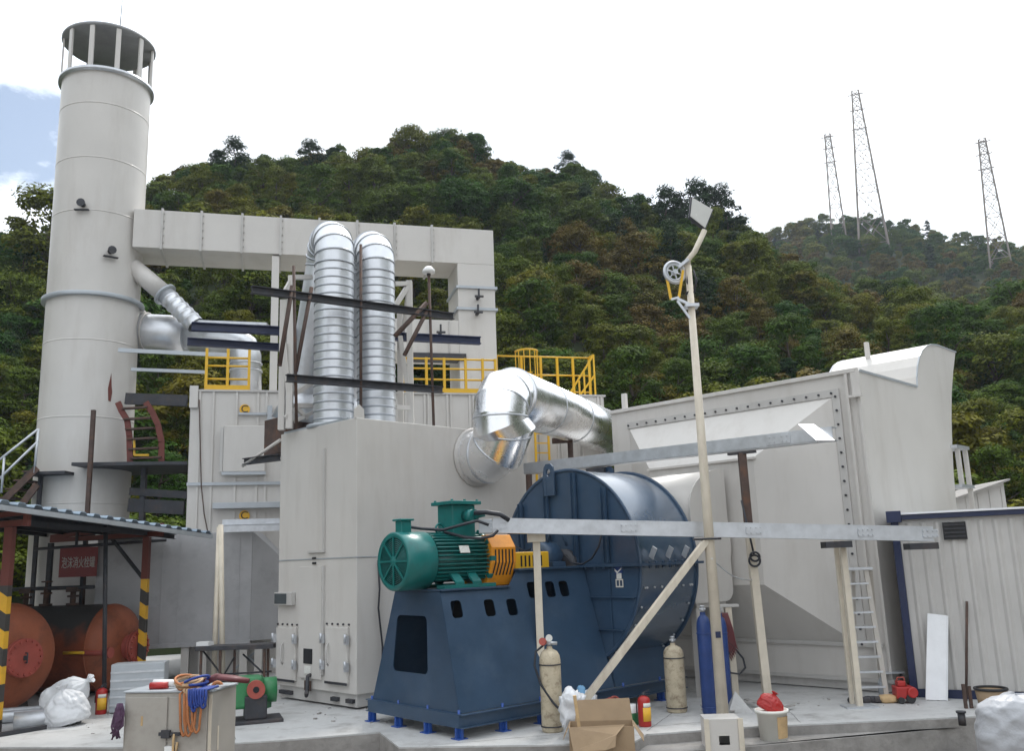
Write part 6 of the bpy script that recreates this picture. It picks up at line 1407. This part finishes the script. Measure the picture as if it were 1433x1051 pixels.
# coarser crowns for the mass of far trees
FARK = []
for seed, rx, h0, h1, kd, mt_ in ((11, 2.1, .3, 4.3, 'round', 'leaf'), (12, 2.4, .3, 3.8, 'round', 'leaf'), (13, 1.7, .4, 4.8, 'round', 'leaf'), (14, 1.9, .3, 3.8, 'round', 'leaf_brown'), (15, 1.5, .6, 5.4, 'pine', 'needle')):
    cm = crown_mesh('forest_crown', seed, rx, h0, h1, 36, 110, .135, kd); cm.materials.append(M[mt_]); FARK.append(cm)
# ------------------------------------------------------------------ planting
def project(P):
    v = Vector(P)-VV(0, 0, H); c = v.dot(F_)
    return 716.5+f*v.dot(R_)/c, 525.5-f*v.dot(U_)/c
def hidden(px, py):
    if 262 < px < 850 and py > 552: return True
    if 860 < px < 1335 and py > 560-(px-860)*.12+8: return True
    if px >= 1335 and py > 690: return True
    if 66 < px < 200 and py > 60: return True
    if px < 300 and py > 710: return True
    if 190 < px < 690 and 300 < py < 340: return True
    return False
tr = random.Random(42); cand = []; small = set()
y = D0+1
def put(x, y, sp):
    d = math.hypot(x, y); az = math.degrees(math.atan2(x, y))
    if abs(az) > 58 or d < D0+1.5 or (abs(az) > 42 and tr.random() < .4): return
    z = hz(x, y); nr = interp(NA, az, 2)
    if d > nr+9:
        if az < FA[1][0] or d < 150 or d > FD+8: return
        el = math.atan2(z+5-H, d)
        if el < interp(NA, az)-.01: return
    if d > 150:
        px, py = project((x, y, z+5)); 
        if d < 231 and py < 376 and any(abs(px-q_) < 9 for q_ in (1166, 1204, 1250, 1386, 1418)): small.add(len(cand))
    cand.append((x, y, z-.25, d))
g_ = 2.45
for i in range(-72, 72):
    for j in range(0, 48):
        x, y = (i+tr.uniform(-.45, .45))*g_, 34+(j+tr.uniform(-.45, .45))*g_
        if math.hypot(x, y) < 120: put(x, y, g_)
g_ = 3.3
for i in range(-12, 75):
    for j in range(0, 72):
        x, y = (i+tr.uniform(-.45, .45))*g_, 60+(j+tr.uniform(-.45, .45))*g_
        if math.hypot(x, y) >= 120: put(x, y, g_)
def species(x, y, d, rv):
    b = noise.noise(VV(x*.045+9, y*.045, 2.2))
    if (b > .24 and rv < .6) or rv < .05: return 3
    if rv > .93: return 4 if rv > .965 else 5
    return int(rv*97) % 3
vis = []; mass = []
for ci_, c in enumerate(cand):
    px, py = project((c[0], c[1], c[2]+3)); rv = tr.random(); sp_ = species(c[0], c[1], c[3], rv); s = (tr.uniform(.5, .88) if tr.random() < .78 else tr.uniform(.88, 1.2))*(1.0 if c[3] < 120 else .9)
    if interp(NA, math.degrees(math.atan2(c[0], c[1])), 2)-16 < c[3] < 125:
        s = min(s, .85); sp_ = sp_ % 4
    if ci_ in small: s = .42
    if -30 < px < 1463 and not hidden(px, py): vis.append((c[3]/s, c, sp_, s))
    else: mass.append((c, sp_, s))
vis.sort(key=lambda q: q[0])
names = {0: ('hillside_tree', 'leafy green broadleaf tree growing in the forest on the slope', 'green broadleaf trees on the slope'), 3: ('autumn_tree', 'brownish autumn-tinted tree growing in the forest on the slope', 'autumn-tinted trees on the slope'), 4: ('pine_tree', 'dark narrow pine growing among the broadleaf trees on the slope', 'dark pines on the slope')}
def plant(P, k, s, info):
    o = bpy.data.objects.new(info[0], None); COL.objects.link(o); o.location = P; o.rotation_euler = (0, 0, tr.uniform(0, 6.28)); o.scale = (s*tr.uniform(.85, 1.2), s*tr.uniform(.85, 1.2), s*tr.uniform(.85, 1.15)); o.empty_display_size = .3
    tag(o, info[1], 'tree', info[2] if len(info) > 2 else None)
    for nm, me in (('crown', KIND[k][0]), ('trunk', KIND[k][1])):
        ch = bpy.data.objects.new(nm, me); COL.objects.link(ch); ch.parent = o
    return o
NIND = 270
for i, (_, c, sp_, s) in enumerate(vis):
    if i < NIND: plant(c[:3], sp_, s, names[{0: 0, 1: 0, 2: 0, 3: 3, 4: 4, 5: 4}[sp_]])
    else: mass.append((c, sp_, s))
# trees that stand out on the skyline
def skytree(px, topy, d, k, info, hh):
    a, e = azel(px, topy); x, y = d*math.sin(math.radians(a)), d*math.cos(math.radians(a)); z = H+d*math.tan(e); g0 = hz(x, y)-.3
    s = max(.6, (z-g0)/hh); plant((x, y, g0), k, s, info)
SKY = [(75, 252, 76, 2, 'tall tree just left of the chimney on the skyline', 5.4), (328, 186, 92, 4, 'tall pointed pine on the left skyline', 6.4), (303, 204, 93, 5, 'slim pine beside the tall pointed pine', 5.4), (435, 186, 95, 4, 'pointed pine on the skyline above the overhead duct', 6.4), (466, 198, 95, 5, 'small pine right of the pointed skyline pine', 5.4), (575, 174, 96, 1, 'broad tree at the hilltop, left of the two broad ones', 4.5), (626, 176, 96, 1, 'broad tree at the hilltop, right of the two broad ones', 4.5), (664, 190, 96, 0, 'tree on the hill shoulder just right of the hilltop', 5.0), (792, 198, 95, 4, 'pine at the right end of the hill crest', 6.4), (928, 254, 94, 4, 'leftmost of the skyline pines behind the floodlight', 6.4), (947, 257, 95, 5, 'second skyline pine left of the floodlight', 5.4), (970, 246, 93, 4, 'tallest skyline pine directly above the floodlight', 6.4), (991, 258, 95, 5, 'skyline pine just right of the tallest one', 5.4), (1012, 266, 94, 4, 'skyline pine right of the floodlight', 6.4), (1034, 292, 95, 5, 'low pine at the right end of the skyline pines', 5.4)]
for px, ty, d, k, lab, hh in SKY: skytree(px, ty, d, k, ('pine_tree' if k > 3 else 'hillside_tree', lab), hh)
# the mass of the forest: one object, crowns instanced on points
pc_ = bpy.data.meshes.new('forest'); pc_.from_pydata([(c[0], c[1], c[2]) for c, _, _ in mass], [], [])
fo = bpy.data.objects.new('forest', pc_); COL.objects.link(fo); tag(fo, 'dense mixed green forest covering the hills behind', 'forest', None, 'stuff')
at = pc_.attributes.new('kind_index', 'INT', 'POINT'); at.data.foreach_set('value', [{0: 0, 1: 1, 2: 2, 3: 3, 4: 4, 5: 4}[k] for _, k, _ in mass])
at = pc_.attributes.new('size', 'FLOAT', 'POINT'); at.data.foreach_set('value', [s*(1.0 if c[3] < 120 else 1.15) for c, _, s in mass])
at = pc_.attributes.new('turn', 'FLOAT_VECTOR', 'POINT'); at.data.foreach_set('vector', [q for _ in mass for q in (0, 0, tr.uniform(0, 6.28))])
pcol = bpy.data.collections.new('forest_kinds')
for i, me in enumerate(FARK): pcol.objects.link(bpy.data.objects.new('forest_kind_%d' % i, me))
ng = bpy.data.node_groups.new('forest', 'GeometryNodeTree'); ng.interface.new_socket('Geometry', in_out='INPUT', socket_type='NodeSocketGeometry'); ng.interface.new_socket('Geometry', in_out='OUTPUT', socket_type='NodeSocketGeometry')
gi = ng.nodes.new('NodeGroupInput'); go = ng.nodes.new('NodeGroupOutput'); ip = ng.nodes.new('GeometryNodeInstanceOnPoints'); ci = ng.nodes.new('GeometryNodeCollectionInfo')
ci.inputs['Collection'].default_value = pcol; ci.inputs['Separate Children'].default_value = True; ci.inputs['Reset Children'].default_value = True
def attr(n, t):
    a = ng.nodes.new('GeometryNodeInputNamedAttribute'); a.data_type = t; a.inputs['Name'].default_value = n; return a.outputs['Attribute']
ip.inputs['Pick Instance'].default_value = True
ng.links.new(gi.outputs[0], ip.inputs['Points']); ng.links.new(ci.outputs[0], ip.inputs['Instance']); ng.links.new(attr('kind_index', 'INT'), ip.inputs['Instance Index'])
ng.links.new(attr('size', 'FLOAT'), ip.inputs['Scale']); ng.links.new(attr('turn', 'FLOAT_VECTOR'), ip.inputs['Rotation']); ng.links.new(ip.outputs[0], go.inputs[0])
fo.modifiers.new('forest', 'NODES').node_group = ng
print('trees', len(cand), 'visible', len(vis), 'mass', len(mass))
# ------------------------------------------------------------------ pylons on the far hill
def pylon(label, legs, top, d, wt):
    """legs: two foot pixels (left, right); top pixel; d distance"""
    def at_(px, py):
        a, e = azel(px, py); return VV(d*math.sin(math.radians(a)), d*math.cos(math.radians(a)), H+d*math.tan(e))
    f0, f1, tp = at_(*legs[0]), at_(*legs[1]), at_(*top)
    w = (f1-f0).length; dx = VV(f1.x-f0.x, f1.y-f0.y, 0).normalized(); dy = VV(-dx.y, dx.x, 0); base = (f0+f1)/2; base.z = min(f0.z, f1.z)-3; hgt = tp.z-base.z
    t = thing('transmission_pylon', label, 'pylon', base, None)
    c = lambda s, k: base+VV(0, 0, hgt*s)+(dx*(1 if k in (1, 2) else -1)+dy*(1 if k > 1 else -1))*(w/2*(1-s)+wt/2*s)
    for k in range(4): MB().bar(c(0, k), c(1, k), .26, .26).build('leg', M['pylon'], t)
    m = MB(); S_ = [0, .18, .34, .48, .6, .7, .78, .85, .91, .96, 1]
    for a, b in zip(S_[:-1], S_[1:]):
        for k in range(4):
            j = (k+1) % 4; m.bar(c(a, k), c(b, j), .13, .13); m.bar(c(a, j), c(b, k), .13, .13); m.bar(c(b, k), c(b, j), .13, .13)
    m.build('lattice', M['pylon'], t)
    m = MB()
    for s in (.80, .90, .985): q = base+VV(0, 0, hgt*s); m.bar(q-dx*wt*1.2, q+dx*wt*1.2, .2, .2)
    m.build('cross_arm', M['pylon'], t)
pylon('tallest lattice pylon standing on the far hill', ((1203, 378), (1251, 376)), (1197, 128), 228, 1.6)
pylon('shorter lattice pylon left of the tallest one', ((1166, 366), (1190, 366)), (1161, 188), 236, 1.4)
pylon('lattice pylon furthest right on the far hill', ((1386, 386), (1419, 382)), (1372, 196), 228, 1.5)
# ------------------------------------------------------------------ thin pale air between the plant and the far hill
hm = bpy.data.materials.new('pale_air'); hm.use_nodes = True; hn = hm.node_tree; hn.nodes.remove(hn.nodes['Principled BSDF'])
pv = hn.nodes.new('ShaderNodeVolumePrincipled'); pv.inputs['Density'].default_value = .00030; pv.inputs['Color'].default_value = (.80, .88, 1, 1); pv.inputs['Anisotropy'].default_value = .2
hn.links.new(pv.outputs[0], hn.nodes['Material Output'].inputs['Volume'])
o = MB().hexa([VV(-385, -205, -6), VV(385, -205, -6), VV(385, 405, -6), VV(-385, 405, -6)], [VV(-385, -205, 150), VV(385, -205, 150), VV(385, 405, 150), VV(-385, 405, 150)]).build('haze', hm); tag(o, kind='stuff')
# ================================================================== SKY, SUN, CAMERA
SUN_AZ, SUN_EL = 20, 55
w = bpy.data.worlds.new('World'); sc.world = w; w.use_nodes = True; nt = w.node_tree; N = nt.nodes; L_ = nt.links
bg = N['Background']; out = N['World Output']
sk = N.new('ShaderNodeTexSky'); sk.sky_type = 'NISHITA'; sk.sun_disc = False; sk.sun_elevation = math.radians(SUN_EL); sk.sun_rotation = math.radians(SUN_AZ); sk.air_density = 1.2; sk.dust_density = 1.5
L_.new(sk.outputs[0], bg.inputs['Color']); bg.inputs['Strength'].default_value = .10
tc = N.new('ShaderNodeTexCoord'); mp = N.new('ShaderNodeMapping'); mp.inputs['Scale'].default_value = (1, 1, 2.2); L_.new(tc.outputs['Generated'], mp.inputs[0])
n1 = N.new('ShaderNodeTexNoise'); n1.inputs['Scale'].default_value = 5.5; n1.inputs['Detail'].default_value = 8; n1.inputs['Roughness'].default_value = .62; L_.new(mp.outputs[0], n1.inputs['Vector'])
pd = ray(42, 190).normalized()
dt = N.new('ShaderNodeVectorMath'); dt.operation = 'DOT_PRODUCT'; L_.new(tc.outputs['Generated'], dt.inputs[0]); dt.inputs[1].default_value = pd
pr_ = N.new('ShaderNodeMapRange'); pr_.inputs[1].default_value = .9955; pr_.inputs[2].default_value = .9995; pr_.inputs[3].default_value = 0; pr_.inputs[4].default_value = .30; L_.new(dt.outputs['Value'], pr_.inputs[0])
ad = N.new('ShaderNodeMath'); ad.operation = 'ADD'; L_.new(n1.outputs['Fac'], ad.inputs[0]); L_.new(pr_.outputs[0], ad.inputs[1])
cm_ = N.new('ShaderNodeMapRange'); cm_.inputs[1].default_value = .66; cm_.inputs[2].default_value = .84; cm_.inputs[3].default_value = 1; cm_.inputs[4].default_value = .08; L_.new(ad.outputs[0], cm_.inputs[0])
bg2 = N.new('ShaderNodeBackground'); bg2.inputs['Strength'].default_value = 1.0
# the overcast layer is brightest round the veiled sun
sd_ = VV(math.sin(math.radians(SUN_AZ))*math.cos(math.radians(SUN_EL)), math.cos(math.radians(SUN_AZ))*math.cos(math.radians(SUN_EL)), math.sin(math.radians(SUN_EL)))
d2 = N.new('ShaderNodeVectorMath'); d2.operation = 'DOT_PRODUCT'; L_.new(tc.outputs['Generated'], d2.inputs[0]); d2.inputs[1].default_value = sd_
sr_ = N.new('ShaderNodeMapRange'); sr_.inputs[1].default_value = -.6; sr_.inputs[2].default_value = 1.0; sr_.inputs[3].default_value = .98; sr_.inputs[4].default_value = 1.65; L_.new(d2.outputs['Value'], sr_.inputs[0])
L_.new(sr_.outputs[0], bg2.inputs['Strength']); bg2.inputs['Color'].default_value = (1, 1, 1, 1)
n2 = N.new('ShaderNodeTexNoise'); n2.inputs['Scale'].default_value = 3; n2.inputs['Detail'].default_value = 6; L_.new(mp.outputs[0], n2.inputs['Vector'])
cr_ = N.new('ShaderNodeValToRGB'); cr_.color_ramp.elements[0].position = .3; cr_.color_ramp.elements[0].color = (.82, .89, .97, 1); cr_.color_ramp.elements[1].position = .6; cr_.color_ramp.elements[1].color = (.93, .965, 1, 1); L_.new(n2.outputs['Fac'], cr_.inputs[0]); L_.new(cr_.outputs[0], bg2.inputs['Color'])
mxs = N.new('ShaderNodeMixShader'); L_.new(cm_.outputs[0], mxs.inputs[0]); L_.new(bg.outputs[0], mxs.inputs[1]); L_.new(bg2.outputs[0], mxs.inputs[2]); L_.new(mxs.outputs[0], out.inputs['Surface'])
sl = bpy.data.lights.new('Sun', 'SUN'); sl.energy = 2.0; sl.angle = math.radians(10); sl.color = (1, .95, .88)
so = bpy.data.objects.new('Sun', sl); COL.objects.link(so); so.rotation_euler = sd_.to_track_quat('Z', 'Y').to_euler()
cd = bpy.data.cameras.new('Camera'); co = bpy.data.objects.new('Camera', cd); COL.objects.link(co)
cd.sensor_width = 36; cd.sensor_fit = 'HORIZONTAL'; cd.lens = 36*f/1433; cd.clip_start = .1; cd.clip_end = 3000
mw = Matrix((R_, U_, -F_)).transposed().to_4x4(); mw.translation = VV(0, 0, H); co.matrix_world = mw
sc.camera = co
sc.view_settings.view_transform = 'Standard'; sc.view_settings.look = 'None'; sc.view_settings.exposure = .36; sc.view_settings.gamma = 1
sc.render.engine = 'CYCLES'; sc.cycles.max_bounces = 6; sc.cycles.diffuse_bounces = 3; sc.cycles.glossy_bounces = 4; sc.cycles.transparent_max_bounces = 6; sc.cycles.use_denoising = True
